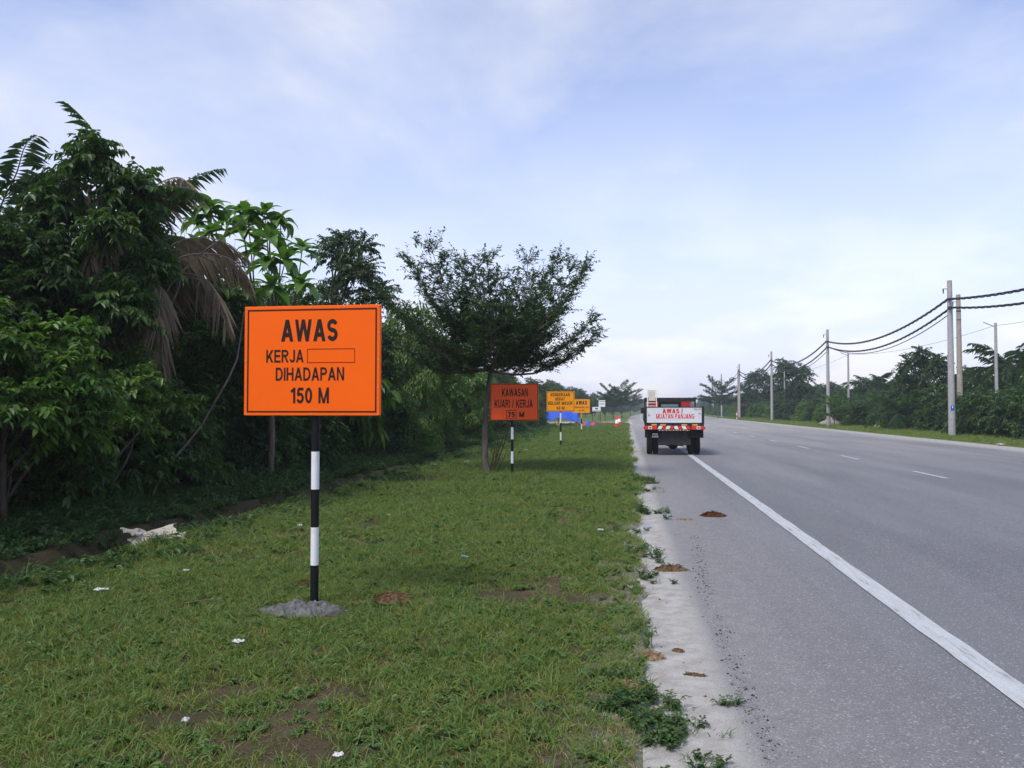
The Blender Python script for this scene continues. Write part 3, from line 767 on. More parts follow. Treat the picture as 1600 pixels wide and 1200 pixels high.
# hanging large-leaved spray right below the big sign's right corner
g = Geo(); r = rr(93); tg = Geo()
x, y = at(596, 23.0)
hs = thing('leafy_shrub', 'arching shrub with big hanging leaves at the lower right corner of the big sign', 'shrub', (x, y, .1), 0, scale=1.35)
for k in range(9):
    a = r.uniform(2.6, 5.4); e = np.array([math.cos(a) * r.uniform(.3, .8) , math.sin(a) * .6, r.uniform(1.1, 2.0)])
    q = curve((-.3, .3, -.1), e, (0, 0, .55), 8); tg.tube(q, np.linspace(.014, .004, 8), 5)
    A = q[2:7]; B = A + r.normal(0, .12, (5, 3)) + np.array([0, 0, -.04]); sprigs(g, A, B, 6, .24, .10, r=r, droop=.6, start=.3)
put('stems', tg.mesh('stems', M['stem']), hs); put('crown', g.mesh('crown', M['leaf_bright'], M['stem']), hs, 'stuff')

# ---- left thicket: the mass of it
r = rr(101)
lab_f = 'leafy undergrowth shrub at the foot of the left thicket behind the ditch'
lab_m = 'dense leafy tree in the left roadside thicket'
y = 3.4
while y < 74:
    h = r.uniform(.85, 1.3)
    ks = [0, 1, 3, 1, 0][r.integers(0, 5)]
    place(S_round[ks], 'undergrowth_shrub', ['mid-green', 'dark green', '', 'narrow-leaved'][ks] + ' ' + lab_f, 'shrub', -8.35 + r.uniform(-.3, .3) + (y > 45) * .3, y, h, group='undergrowth of the left thicket')
    y += r.uniform(.8, 1.15) * (1 if y < 30 else 1.5)
y = 4.2
while y < 76:
    cap = np.interp(y, [4, 8, 13, 17, 20, 25, 40, 76], [4.6, 4.8, 4.6, 5.0, 5.4, 4.9, 4.7, 4.5])
    kt = r.integers(0, 3) if r.uniform() < .66 else 3
    p = (T_dense + [T_bright])[kt]
    hh = 5.5 if p is not T_bright else 4.2
    place(p, 'thicket_tree', 'front-row ' + ['mid-green', 'small-leaved green', 'dark drooping', 'bright green'][kt] + ' tree in the left roadside thicket', 'tree', -9.5 + r.uniform(-.5, .5), y, cap / hh * r.uniform(.82, 1.0), group='trees massed in the left thicket')
    y += r.uniform(1.1, 1.5) * (1 if y < 30 else 1.5)
y = 5.0
while y < 80:
    cap = np.interp(y, [4, 8, 13, 17, 20, 25, 40, 76], [5.8, 5.9, 5.6, 6.2, 6.4, 5.8, 5.8, 5.6])
    place(T_dense[r.integers(0, 3)], 'thicket_tree', 'tree in the middle depth of the left roadside thicket', 'tree', -12.4 + r.uniform(-.8, .8), y, cap / 5.5 * r.uniform(.85, 1.0), group='trees massed in the left thicket')
    y += r.uniform(2.0, 2.8)
y = 4.0
while y < 80:
    place(T_dense[r.integers(0, 3)], 'thicket_tree', 'tree at the back of the left roadside thicket', 'tree', -15.5 + r.uniform(-.8, .8), y, r.uniform(.85, 1.0), group='trees massed in the left thicket')
    y += r.uniform(2.6, 3.4)

# ---- beyond the side track, left
T_lay = terminalia(62, 7.0, 2.2, 4.2, 13, .17, .085, .75, 'layer', 6)
T_lay2 = terminalia(63, 6.2, 2.0, 3.8, 12, .17, .085, .75, 'layer', 6)
for k, (px, d, s, lab) in enumerate([(972, 150, 1.0, 'dark layered roadside tree past the side track, nearest the road on the left'), (958, 135, .95, 'layered roadside tree behind the white boards'), (985, 200, 1.0, 'layered roadside tree far down the left side of the road'), (945, 170, 1.0, 'layered tree behind the small white boards, set back from the road')]):
    x, y = at(px, d); place([T_lay, T_lay2][k % 2], 'layered_tree', lab, 'tree', x, y, s)
lab = 'distant tree in the woodland left of the road beyond the side track'
for k in range(34):
    Y = 112 + k * 9 + r.uniform(-3, 3); X = -11 - abs(r.normal(0, 5)) + float(cx(Y)) + min(6, k * .4)
    place(T_far[r.integers(0, 2)], 'woodland_tree', lab, 'tree', X, Y, r.uniform(.62, .9), group='woodland left beyond the side track')
for k in range(16):
    Y = 84 + r.uniform(0, 8) + (k % 2) * 24; X = -11 - k * 2.2
    place(T_far[r.integers(0, 2)], 'woodland_tree', lab, 'tree', X, Y + 6, r.uniform(.6, .8), group='woodland left beyond the side track')
# closing the view where the road bends away
for k in range(30):
    Y = 420 + r.uniform(0, 160); X = -60 + k * 5.5 + r.uniform(-2, 2)
    if -1 < X - float(cx(Y)) < 19: X += 24
    place(T_far[r.integers(0, 2)], 'woodland_tree', 'far tree at the end of the road', 'tree', X, Y, r.uniform(.8, 1.2), group='far trees where the road ends')

# ---- right side: shrubs along the verge, oil palms and trees behind
r = rr(111)
y = 30.0
while y < 330:
    o = float(cx(y)); st = 1.5 if y < 90 else 3.2
    ks = r.integers(0, 3)
    place(S_far[ks], 'verge_shrub', ['mid-green', 'bright green', 'dark green'][ks] + ' shrub at the front of the growth behind the utility poles', 'shrub', 22.4 + o + r.uniform(-.7, .9), y, r.uniform(.65, 1.05), group='shrubs along the right verge')
    place(S_far[[0, 2][r.integers(0, 2)]], 'verge_shrub', 'taller shrub in the second row behind the utility poles', 'shrub', 25.0 + o + r.uniform(-.7, .9), y + 1.2, r.uniform(.85, 1.2), group='shrubs along the right verge')
    y += st * r.uniform(.8, 1.3)
def oil_palm(x, y, th, s, label, group=None, nf=21):
    spec = []
    for k in range(nf):
        f = k / (nf - 1); az = k * 137.5 + r.uniform(-12, 12)
        me = FO['up'][k % 2] if f < .3 else FO['mid'][k % 2] if f < .8 else FO['low'][0]
        spec.append((me, az, r.uniform(-8, 8), r.uniform(.85, 1.1)))
    return palm(label, x, y, th, spec, group, 'oil_palm', s, 0, .28, PT[min(PT, key=lambda q: abs(q - th))])
PT = {h: palm_trunk(h, .27) for h in (1.0, 2.0, 3.0, 4.0)}
x, y = at(1585, 56); oil_palm(x, y, 4.0, 1.06, 'tall palm with ragged fronds behind the thin pole at the right edge')
x, y = at(1415, 62); oil_palm(x, y, 1.0, .95, 'young bright palm low among the shrubs left of the nearest utility poles')
lab = 'oil palm in the dark plantation behind the right verge'
y = 44.0; k = 0
while y < 210:
    o = float(cx(y))
    for X in (29.5, 36.5):
        th = [2.0, 3.0, 2.0, 1.0, 3.0][k % 5]; k += 1
        oil_palm(X + o + r.uniform(-1, 1), y + r.uniform(-1.5, 1.5) + (X > 30) * 4, th, r.uniform(1.0, 1.22), lab, 'oil palms behind the right verge', 17)
    y += 7.5 if y < 120 else 12
for k in range(44):
    Y = 50 + k * 7.5; X = 41 + r.uniform(-3, 10) + float(cx(Y))
    place(T_far[r.integers(0, 2)], 'plantation_edge_tree', 'broad dark tree behind the oil palms', 'tree', X, Y, r.uniform(.8, 1.05), group='trees behind the oil palms')
for k in range(24):
    Y = 150 + k * 13; X = 26 + r.uniform(-2, 9) + float(cx(Y))
    place(T_far[r.integers(0, 2)], 'plantation_edge_tree', 'broad dark tree behind the oil palms', 'tree', X, Y, r.uniform(.7, .9), group='trees behind the oil palms')
x, y = at(1238, 122); place(T_far[0], 'tall_tree', 'tall round-topped dark tree rising behind the third pair of utility poles', 'tree', x, y, 1.16, .5)
x, y = at(1186, 150); place(T_far[0], 'tall_tree', 'dark tree rising behind the thin pole right of the spreading roadside tree', 'tree', x, y, 1.12, 2.5)
x, y = at(1452, 66); place(T_far[0], 'tall_tree', 'broad dark tree just left of the nearest utility poles', 'tree', x, y, .84, 1.5)
x, y = at(1122, 148); place(T_lay, 'layered_tree', 'spreading layered tree at the roadside right of the lorry', 'tree', x, y, 1.12, .3)
x, y = at(1304, 74.5); place(terminalia(64, 6.2, 1.6, 3.6, 11, .17, .085, .6, 'layer', 6, 'leaf_bright'), 'layered_tree', 'young layered tree with pale sprays beside the second utility pole', 'tree', x, y, .62, .3)

# ================================================================== GROUND COVER
def tuft(seed, n, rad, hmin, hmax, wd, lean=.5, m='grass', nm='tuft'):
    r = rr(seed); g = Geo(); a = r.uniform(0, 6.28, n); d = rad * np.sqrt(r.uniform(0, 1, n))
    P = np.stack([np.cos(a) * d, np.sin(a) * d, np.full(n, -.004)], -1); h = r.uniform(hmin, hmax, n)
    D = np.stack([r.normal(0, lean, n), r.normal(0, lean, n), np.ones(n)], -1); D = unit(D)
    S = unit(np.cross(D, r.normal(0, 1, (n, 3)))) * wd * r.uniform(.7, 1.2, (n, 1)) / 2
    bend = unit(D * [1, 1, 0] + 1e-3) * (h * r.uniform(.1, .5, n))[:, None]
    mid = P + D * (h * .55)[:, None]; tip = P + D * h[:, None] + bend; tip[:, 2] -= h * .12
    v = np.stack([P - S, P + S, mid + S * .85, mid - S * .85, tip], 1); b = np.arange(n)[:, None] * 5
    g.add(v.reshape(-1, 3), b + np.array([[0, 1, 2, 3]]), b + np.array([[3, 2, 4]]))
    return bpy.data.objects.new(nm, g.mesh(nm, M[m]))
def weed(seed, n, L, W, h, m='weed', nm='weed'):
    r = rr(seed); g = Geo()
    a = r.uniform(0, 6.28, 7); B = np.stack([np.cos(a) * h * .7, np.sin(a) * h * .7, h * r.uniform(.35, 1.0, 7)], -1); A = np.zeros((7, 3))
    sprigs(g, A, B, n, L, W, r=r, droop=.2, start=.2, twig_r=.002)
    return bpy.data.objects.new(nm, g.mesh(nm, M[m], M['stem']))
def scatter(name, protos, P, rot, scl, label, cat):
    c = bpy.data.collections.new(name + '_set')
    for o in protos: c.objects.link(o)
    me = bpy.data.meshes.new(name); me.vertices.add(len(P)); me.vertices.foreach_set('co', np.asarray(P, np.float32).ravel())
    for nm, dt, arr in (('rot', 'FLOAT_VECTOR', rot), ('scl', 'FLOAT', scl)):
        at_ = me.attributes.new(nm, dt, 'POINT'); at_.data.foreach_set('vector' if dt == 'FLOAT_VECTOR' else 'value', np.asarray(arr, np.float32).ravel())
    me.update()
    o = put(name, me, kind='stuff'); tag(o, label, cat)
    ng = bpy.data.node_groups.new(name + '_nodes', 'GeometryNodeTree')
    ng.interface.new_socket('Geometry', in_out='INPUT', socket_type='NodeSocketGeometry')
    ng.interface.new_socket('Geometry', in_out='OUTPUT', socket_type='NodeSocketGeometry')
    gi = ng.nodes.new('NodeGroupInput'); go = ng.nodes.new('NodeGroupOutput')
    iop = ng.nodes.new('GeometryNodeInstanceOnPoints'); iop.inputs['Pick Instance'].default_value = True
    ci = ng.nodes.new('GeometryNodeCollectionInfo'); ci.inputs['Collection'].default_value = c
    ci.inputs['Separate Children'].default_value = True; ci.inputs['Reset Children'].default_value = True
    na = ng.nodes.new('GeometryNodeInputNamedAttribute'); na.data_type = 'FLOAT_VECTOR'; na.inputs['Name'].default_value = 'rot'
    nb = ng.nodes.new('GeometryNodeInputNamedAttribute'); nb.data_type = 'FLOAT'; nb.inputs['Name'].default_value = 'scl'
    ng.links.new(gi.outputs[0], iop.inputs['Points']); ng.links.new(ci.outputs[0], iop.inputs['Instance'])
    ng.links.new(na.outputs['Attribute'], iop.inputs['Rotation']); ng.links.new(nb.outputs['Attribute'], iop.inputs['Scale'])
    ng.links.new(iop.outputs[0], go.inputs[0])
    mo = o.modifiers.new('scatter', 'NODES'); mo.node_group = ng
    return o
MOUND = gp(482, 962)
def scatter_pts(bands, xr, keep, seed):
    r = rr(seed); P = []; S = []
    for y0, y1, dens, s in bands:
        n = int((xr[1] - xr[0]) * (y1 - y0) * dens); x = r.uniform(*xr, n); y = r.uniform(y0, y1, n)
        # only what the picture, or a step to the side of it, can show
        fwd = -x * math.sin(YAW) + y * math.cos(YAW); rgt = x * math.cos(YAW) + y * math.sin(YAW)
        k = keep(x, y, r) & (np.abs(rgt) < fwd * .74 + 1.6) & (fwd > 2.4)
        x = x[k] + cx(y[k]); y = y[k]; P.append(np.stack([x, y, gz(x, y)], -1)); S.append(s * r.uniform(.7, 1.3, len(x)))
    P = np.concatenate(P); S = np.concatenate(S)
    rot = np.stack([r.normal(0, .12, len(P)), r.normal(0, .12, len(P)), r.uniform(0, 6.28, len(P))], -1)
    return P, rot, S
BARE = [(gp(600, 828), .5, .5), (gp(330, 948), .55, .30), (gp(470, 880), .6, .35), (gp(560, 850), .5, .3), (gp(300, 1128), .25, .12), (gp(930, 940), .2, .2)]
def bare(x, y):
    return sum(.62 * np.exp(-((x - c[0]) / a) ** 2 - ((y - c[1]) / b_) ** 2) for c, a, b_ in BARE) + vnoise(x + 3, y, .55) * .42 + vnoise(x, y + 7, 1.3) * .3 + vnoise(x, y, 4) * .25
def keep_grass(x, y, r):
    e = edge_x(y) - .02
    ok = (x < e) & (x > -5.75 - .12 * vnoise(y, 5.5, .45))
    pb = np.clip((bare(x, y) - .20) * 2.6, 0, .92)
    edge = np.clip((x - e + .6) / .6, 0, 1) * .85 * np.clip(.6 + vnoise(x * 2, y, 1.8), 0, 1)
    ok &= r.uniform(0, 1, len(x)) > np.maximum(pb, edge)
    ok &= ((x - MOUND[0]) / .40) ** 2 + ((y - MOUND[1]) / .26) ** 2 > .8
    return ok
gt = [tuft(1, 16, .045, .025, .062, .0042, .75), tuft(2, 18, .05, .03, .072, .0042, .65), tuft(3, 14, .045, .02, .05, .005, .9), tuft(4, 18, .05, .03, .085, .0038, .6), tuft(5, 16, .045, .02, .055, .004, .9, 'grass_dry'), tuft(7, 16, .05, .04, .10, .0042, .6, 'grass_lush'), weed(8, 6, .022, .014, .045, 'grass_lush', 'tuft')]
P, ro_, S_ = scatter_pts([(2.4, 8, 520, 1.15), (8, 15, 280, 1.5), (15, 28, 120, 2.1), (28, 55, 40, 3.0), (55, 92, 16, 4.0)], (-6.2, .5), keep_grass, 201)
scatter('lawn_grass', gt, P, ro_, S_, 'short green grass covering the left verge', 'grass')
def keep_r(x, y, r): return (x > 17.35) & (x < 22.5)
P, ro_, S_ = scatter_pts([(28, 60, 12, 3.5), (60, 150, 5, 5)], (17.0, 22.5), keep_r, 202)
scatter('verge_grass', [o.copy() for o in gt[:4]], P, ro_, S_, 'strip of grass along the far side of the road under the poles', 'grass')
def keep_w(x, y, r):
    d = x + 6.05 + .12 * vnoise(y, 5.5, .45)
    return (d < -.40 + .25 * vnoise(x * 3, y, 1.7)) & (d > -2.4) & (r.uniform(0, 1, len(x)) > .15) | ((d > .3) & (d < 1.3) & (r.uniform(0, 1, len(x)) < .45 * np.exp(-(d - .3) * 3)))
wd_ = [weed(1, 8, .05, .026, .13), weed(2, 9, .06, .02, .18), weed(3, 7, .07, .04, .12), tuft(6, 20, .06, .10, .26, .007, .4, 'weed', 'weed')]
P, ro_, S_ = scatter_pts([(2.4, 14, 75, 1.0), (14, 30, 40, 1.4), (30, 75, 14, 2.0)], (-8.2, -4.4), keep_w, 203)
scatter('ditch_weeds', wd_, P, ro_, S_, 'low green weeds on the bank of the ditch below the thicket', 'weeds')
def keep_s(x, y, r):
    e = edge_x(y); n = vnoise(x * 1.3 + 5, y, 1.5) + .5 * vnoise(x, y + 3, 5)
    prob = np.clip((n - .12) * 1.6, 0, .9) * np.exp(-np.clip(x - e, 0, 1) * 4.5)
    return (x > e - .2) & (x < e + .45) & (r.uniform(0, 1, len(x)) < prob)
wsm = [weed(11, 9, .026, .014, .06), weed(12, 9, .03, .012, .075), tuft(13, 16, .05, .03, .08, .004, 1.0, 'weed', 'weed')]
P, ro_, S_ = scatter_pts([(2.4, 9, 420, 1.0), (9, 20, 150, 1.3)], (-.4, .8), keep_s, 204); P[:, 2] = np.maximum(P[:, 2], .0)
scatter('shoulder_weeds', wsm, P, ro_, S_, 'creeping weeds on the sandy edge of the road', 'weeds')
# ================================================================== THINGS
M['orange'] = paint('sign_orange', (.90, .125, .002), .55, .15, .03, 3)
M['orange_red'] = paint('sign_orange_red', (.84, .105, .022), .55, .15, .05, 3)
M['amber'] = paint('sign_amber', (.82, .30, .006), .55, .15, .05, 3)
M['black'] = paint('paint_black', (.010, .010, .012), .6, .15, .2, 8)
M['ink'] = paint('sign_ink_black', (.018, .010, .008), .6, .2, .1, 8)
M['ink_red'] = paint('sign_ink_dark_red', (.23, .012, .004), .6, .2, .1, 8)
M['white'] = paint('paint_white', (.74, .75, .77), .45, .4, .05, 6, dirt=(.35, .32, .28), dirt_amt=.3)
M['metal'] = paint('galvanised_metal', (.42, .43, .44), .45, .5, .12, 9, .7)
M['concrete'] = paint('wet_concrete', (.13, .13, .128), .9, .2, .5, 16, dirt=(.035, .034, .033), dirt_amt=1.0)
M['pole'] = paint('pole_concrete', (.36, .36, .36), .85, .2, .18, 4, dirt=(.20, .18, .155), dirt_amt=.6)
M['pole_tan'] = paint('pole_weathered', (.34, .30, .25), .85, .2, .2, 4, dirt=(.16, .14, .12), dirt_amt=.6)
M['cable'] = paint('cable_black', (.022, .020, .022), .6, .3, .2, 8)
M['blue_plate'] = paint('plate_blue', (.02, .10, .50), .4, .4)
M['red'] = paint('truck_red', (.50, .018, .016), .35, .5, .12, 5, dirt=(.2, .09, .06), dirt_amt=.3)
M['lamp_red'] = paint('lamp_red', (.62, .022, .018), .25, .5, .1, 9)
M['yellow'] = paint('reflector_yellow', (.62, .36, .02), .4, .4, .1, 9)
M['frame_black'] = paint('truck_black', (.018, .018, .020), .55, .35, .3, 5, dirt=(.09, .078, .062), dirt_amt=.6)
M['panel'] = paint('tailgate_white', (.66, .67, .70), .5, .35, .06, 4, dirt=(.30, .28, .26), dirt_amt=.45)
M['rubber'] = paint('tyre_rubber', (.020, .020, .021), .9, .15, .25, 9, dirt=(.12, .11, .10), dirt_amt=.4)
M['glass'] = paint('cab_glass', (.18, .34, .36), .12, .6, .1, 2)
M['alu'] = paint('aluminium_pale', (.62, .58, .50), .5, .4, .1, 6)
M['tarp_blue'] = paint('tarp_blue', (.018, .085, .52), .5, .35, .18, 3)
M['tarp_red'] = paint('tarp_red', (.62, .045, .035), .5, .35, .15, 4)
M['wood'] = paint('weathered_wood', (.30, .22, .14), .9, .2, .25, 7)
M['carton'] = paint('carton_brown', (.42, .29, .15), .9, .2, .15, 6)
M['cone_red'] = paint('cone_red', (.68, .05, .025), .5, .35, .1, 6)
M['paper'] = paint('litter_white', (.56, .56, .56), .7, .25, .08, 30)
M['paper_blue'] = paint('litter_blue', (.20, .34, .60), .5, .35, .15, 30)
M['paper_grey'] = paint('litter_pale_grey', (.48, .50, .50), .6, .3, .15, 30)
M['husk'] = paint('husk_brown', (.135, .085, .046), .95, .1, .45, 22)
M['husk_red'] = paint('husk_rust', (.085, .036, .014), .95, .1, .5, 22)
M['husk_pale'] = paint('husk_pale', (.27, .195, .12), .95, .1, .35, 22)
M['soil'] = paint('soil_crumbs', (.055, .042, .030), .95, .1, .4, 40)
M['sack'] = paint('sacking_pale', (.44, .41, .35), .9, .15, .25, 8, dirt=(.15, .12, .09), dirt_amt=.6)
M['rock'] = paint('rock_grey', (.30, .28, .25), .95, .15, .3, 3)
M['plate_white'] = paint('letters_white', (.75, .75, .75), .5, .3, .03)

# ---------------- lettering
def _arc(cx0, cy0, rx, ry, a0, a1, n=14):
    return [(cx0 + rx * math.cos(R(a0 + (a1 - a0) * k / n)), cy0 + ry * math.sin(R(a0 + (a1 - a0) * k / n))) for k in range(n + 1)]
def _glyph(c, t):
    """block capitals: (width, strokes); a stroke is a centre line ('p'), or a slanted bar with level ends ('d')"""
    h = t / 2; dw = t * 1.12; P = lambda *q: ('p', list(q)); D = lambda x0, y0, x1, y1, q=1.0: ('d', (x0, y0, x1, y1, dw * q))
    st = lambda x, a=0, b=1: P((x, a), (x, b)); hb = lambda y, a, b: P((a, y), (b, y))
    if c == 'A': w = .78; k = dw / 2; return w, [D(k, 0, w / 2, 1), D(w - k, 0, w / 2, 1), hb(.30, .2, w - .2)]
    if c == 'B': w = .68; return w, [st(h), P((h, 1 - h), (.36, 1 - h), *_arc(.38, .755 - h / 2, w - h - .41, .245 - h / 2, 90, -90), (h, .51)), P((h, .51), (.38, .51), *_arc(.40, .255 + h / 2, w - h - .40, .255 - h / 2, 90, -90), (h, h))]
    if c == 'D': w = .72; return w, [st(h), P((h, 1 - h), (.30, 1 - h), *_arc(.32, .5, w - h - .32, .5 - h, 90, -90), (.30, h), (h, h))]
    if c == 'E': w = .64; return w, [st(h), hb(1 - h, h, w), hb(.52, h, w - .05), hb(h, h, w)]
    if c == 'G': w = .78; return w, [P(*_arc(w / 2, .5, w / 2 - h, .5 - h, 38, 318, 26)), P((w * .52, .45), (w - h, .45), (w - h, .14))]
    if c == 'H': w = .70; return w, [st(h), st(w - h), hb(.52, h, w - h)]
    if c == 'I': return t, [st(h)]
    if c == 'J': w = .54; return w, [P((w - h, 1), (w - h, .26), *_arc(w / 2, .26, w / 2 - h, .26 - h, 0, -180))]
    if c == 'K': w = .72; return w, [st(h), D(h + dw * .3, .30, w - dw / 2, 1, 1.15), D(w - dw * .55, 0, .30, .60, 1.1)]
    if c == 'L': w = .58; return w, [st(h), hb(h, h, w)]
    if c == 'M': w = .86; return w, [st(h), st(w - h), D(dw * .5, 1, w / 2, 0, .8), D(w - dw * .5, 1, w / 2, 0, .8)]
    if c == 'N': w = .72; return w, [st(h), st(w - h), D(dw * .5, 1, w - dw * .5, 0, .95)]
    if c == 'P': w = .66; return w, [st(h), P((h, 1 - h), (.34, 1 - h), *_arc(.36, .71, w - h - .36, .29 - h, 90, -90), (h, .42 + h))]
    if c == 'R': w = .72; return w, [st(h), P((h, 1 - h), (.36, 1 - h), *_arc(.38, .725, w - h - .40, .275 - h, 90, -90), (h, .45 + h)), D(w - dw * .5, 0, .34, .50, 1.0)]
    if c == 'S': w = .66; ry = .25 - h / 2; return w, [P(*(_arc(w / 2, .75 - h / 2, w / 2 - h, ry, 18, 270, 18) + _arc(w / 2, .25 + h / 2, w / 2 - h, ry, 90, -162, 18)[1:]))]
    if c == 'T': w = .64; return w, [st(w / 2), hb(1 - h, 0, w)]
    if c == 'U': w = .70; return w, [P((h, 1), (h, .32), *_arc(w / 2, .32, w / 2 - h, .32 - h, 180, 360), (w - h, 1))]
    if c == 'W': w = 1.06; k = dw * .45; return w, [D(k, 1, w * .27, 0, .9), D(w * .27, 0, w / 2, 1, .9), D(w / 2, 1, w * .73, 0, .9), D(w * .73, 0, w - k, 1, .9)]
    if c == '0': w = .58; return w, [P(*_arc(w / 2, .5, w / 2 - h, .5 - h, 0, 180, 14)), P(*_arc(w / 2, .5, w / 2 - h, .5 - h, 180, 360, 14))]
    if c == '1': w = .40; return w, [st(w - h - .02), P((.02, .72), (w - h, .93))]
    if c == '4': w = .62; return w, [st(w - h - .10), hb(.27, 0, w), D(dw * .4, .27, w - h - .12, 1, .9)]
    if c == '5': w = .58; return w, [hb(1 - h, .12, w - .03), P((.13, 1 - h), (.10, .50)), P((.08, .52), *_arc(w / 2 - .02, .34, w / 2 - h + .02, .34 - h, 130, -160, 18))]
    if c == '6': w = .58; return w, [P(*_arc(w / 2, .32, w / 2 - h, .32 - h, 0, 180)), P(*_arc(w / 2, .32, w / 2 - h, .32 - h, 180, 360)), P(*_arc(w / 2, .5, w / 2 - h, .5 - h, 45, 200, 14))]
    if c == '7': w = .56; return w, [hb(1 - h, 0, w), D(.22, 0, w - dw * .5, 1 - t * .6)]
    if c == '8': w = .58; return w, [P(*_arc(w / 2, .745 - h / 2, w / 2 - h - .02, .255 - h / 2, 0, 360, 22)), P(*_arc(w / 2, .26 + h / 2, w / 2 - h, .26 - h / 2, 0, 360, 22))]
    if c == '9': w = .58; return w, [P(*_arc(w / 2, .68, w / 2 - h, .32 - h, 0, 360, 22)), P(*_arc(w / 2, .5, w / 2 - h, .5 - h, 20, -135, 14))]
    if c == '/': w = .40; return w, [D(dw * .4, 0, w - dw * .4, 1, .8)]
    if c == '!': return t, [st(h, .30, 1), st(h, 0, t * .95)]
    if c == '.': return t, [st(h, 0, t)]
    return .42, []
def text_mesh(s, wd, ht, mt, bold=.012):
    """printed letters fitted to a width and a height, lying in XZ, facing -Y, centred on the origin"""
    t = min(.25, .125 + bold * 3.2); x = 0.0; g = Geo(); V = []; Q = []; k0 = 0; layer = 0
    for c in s:
        w_, strokes = _glyph(c, t)
        for kind, d in strokes:
            layer += 1; yy = -.00005 * (layer % 7)
            if kind == 'd':
                x0, y0, x1, y1, q = d; pts = [(x0 - q / 2, y0), (x0 + q / 2, y0), (x1 + q / 2, y1), (x1 - q / 2, y1)]
                if y1 < y0: pts = pts[::-1]
                V += [(x + a, yy, b_) for a, b_ in pts]; Q.append((k0, k0 + 1, k0 + 2, k0 + 3)); k0 += 4
            else:
                p = np.array(d, float); keep_ = np.concatenate([[True], np.linalg.norm(np.diff(p, axis=0), axis=1) > 1e-4]); p = p[keep_]
                e = unit(np.diff(p, axis=0)); nrm = np.stack([-e[:, 1], e[:, 0]], -1)
                n0 = np.concatenate([nrm[:1], nrm]); n1 = np.concatenate([nrm, nrm[-1:]]); m_ = unit(n0 + n1); m_ = m_ / np.clip((m_ * n0).sum(1, keepdims=True), .5, 1)
                if np.allclose(p[0], p[-1]): 
                    mm = unit((nrm[0] + nrm[-1])[None]); m_[0] = mm; m_[-1] = mm
                a = p + m_ * t / 2; b_ = p - m_ * t / 2; n = len(p)
                for i in range(n): V += [(x + b_[i, 0], yy, b_[i, 1]), (x + a[i, 0], yy, a[i, 1])]
                Q += [(k0 + 2 * i, k0 + 2 * i + 2, k0 + 2 * i + 3, k0 + 2 * i + 1) for i in range(n - 1)]; k0 += 2 * n
        x += w_ + (.15 - t * .25 if w_ and strokes else 0)
    V = np.array(V); mn, mx_ = V.min(0), V.max(0)
    V[:, 0] = (V[:, 0] - (mn[0] + mx_[0]) / 2) / max(1e-6, mx_[0] - mn[0]) * wd; V[:, 2] = (V[:, 2] - .5) * ht
    g.add(V, Q); return g.mesh('lettering', M[mt])
def frame_geo(w_, h_, th, y, cz=0.0, cx_=0.0, dep=.002):
    g = Geo()
    g.box((cx_, y, cz + h_ / 2 - th / 2), (w_, dep, th)); g.box((cx_, y, cz - h_ / 2 + th / 2), (w_, dep, th))
    g.box((cx_ - w_ / 2 + th / 2, y, cz), (th, dep, h_ - 2 * th)); g.box((cx_ + w_ / 2 - th / 2, y, cz), (th, dep, h_ - 2 * th))
    return g
def board_sign(label, x, y, z0, w_, h_, bands, mt, lines, pole_r=.034, rz=0.0, border=None, rivets=True, tilt=0.0, name='road_sign', box=None, post_x=0.0, square=False):
    """sheet-metal board on a banded post; bands = [(z_top, material)] from the ground up"""
    o = thing(name, label, 'sign', (x, y, float(gz(x, y))), rz)
    cz = z0 + h_ / 2
    g = Geo(); g.box((0, 0, cz), (w_, .016, h_), bev=.004)
    # folded rim behind
    for s in (-1, 1):
        g.box((s * (w_ / 2 - .006), .02, cz), (.010, .03, h_ - .01)); g.box((0, .02, cz + s * (h_ / 2 - .006)), (w_ - .03, .03, .010))
    bd = put('board', g.mesh('board', M[mt]), o)
    z = -.25
    for zt, bm in bands:
        g = Geo(); g.tube([(post_x, .05, z), (post_x, .05, zt)], pole_r, 36); put('post_band', g.mesh('post_band', M[bm], smooth=False), o); z = zt
    g = Geo()
    for zz in (cz - h_ * .3, cz + h_ * .3): g.box((0, .032, zz), (w_ * .8, .02, .035))
    put('back_rail', g.mesh('back_rail', M['metal']), o)
    if border:
        inset, th = border
        put('border', frame_geo(w_ - 2 * inset, h_ - 2 * inset, th, -.0095, cz).mesh('border', M['ink']), o)
    for s, cx0, cz0, tw_, th_, bold, bmat in lines:
        put('lettering', text_mesh(s, tw_, th_, bmat, bold), o, None, (cx0, -.0100, z0 + cz0))
    if box:
        bx0, bz0, bw, bh, bt, bm = box
        put('text_frame', frame_geo(bw, bh, bt, -.0095, z0 + bz0, bx0).mesh('text_frame', M[bm]), o)
    if rivets:
        rv = Geo(); rv.tube([(0, -.008, 0), (0, -.0125, 0)], [.006, .004], 8); rm = rv.mesh('rivet', M['metal'])
        k = .012
        for px_ in np.linspace(-w_ / 2 + k, w_ / 2 - k, 5):
            for s in (-1, 1): put('rivet', rm, o, None, (px_, 0, cz + s * (h_ / 2 - k)))
        for pz in np.linspace(-h_ / 2 + k, h_ / 2 - k, 5)[1:-1]:
            for s in (-1, 1): put('rivet', rm, o, None, (s * (w_ / 2 - k), 0, cz + pz))
    o.rotation_euler[1] = tilt
    return o
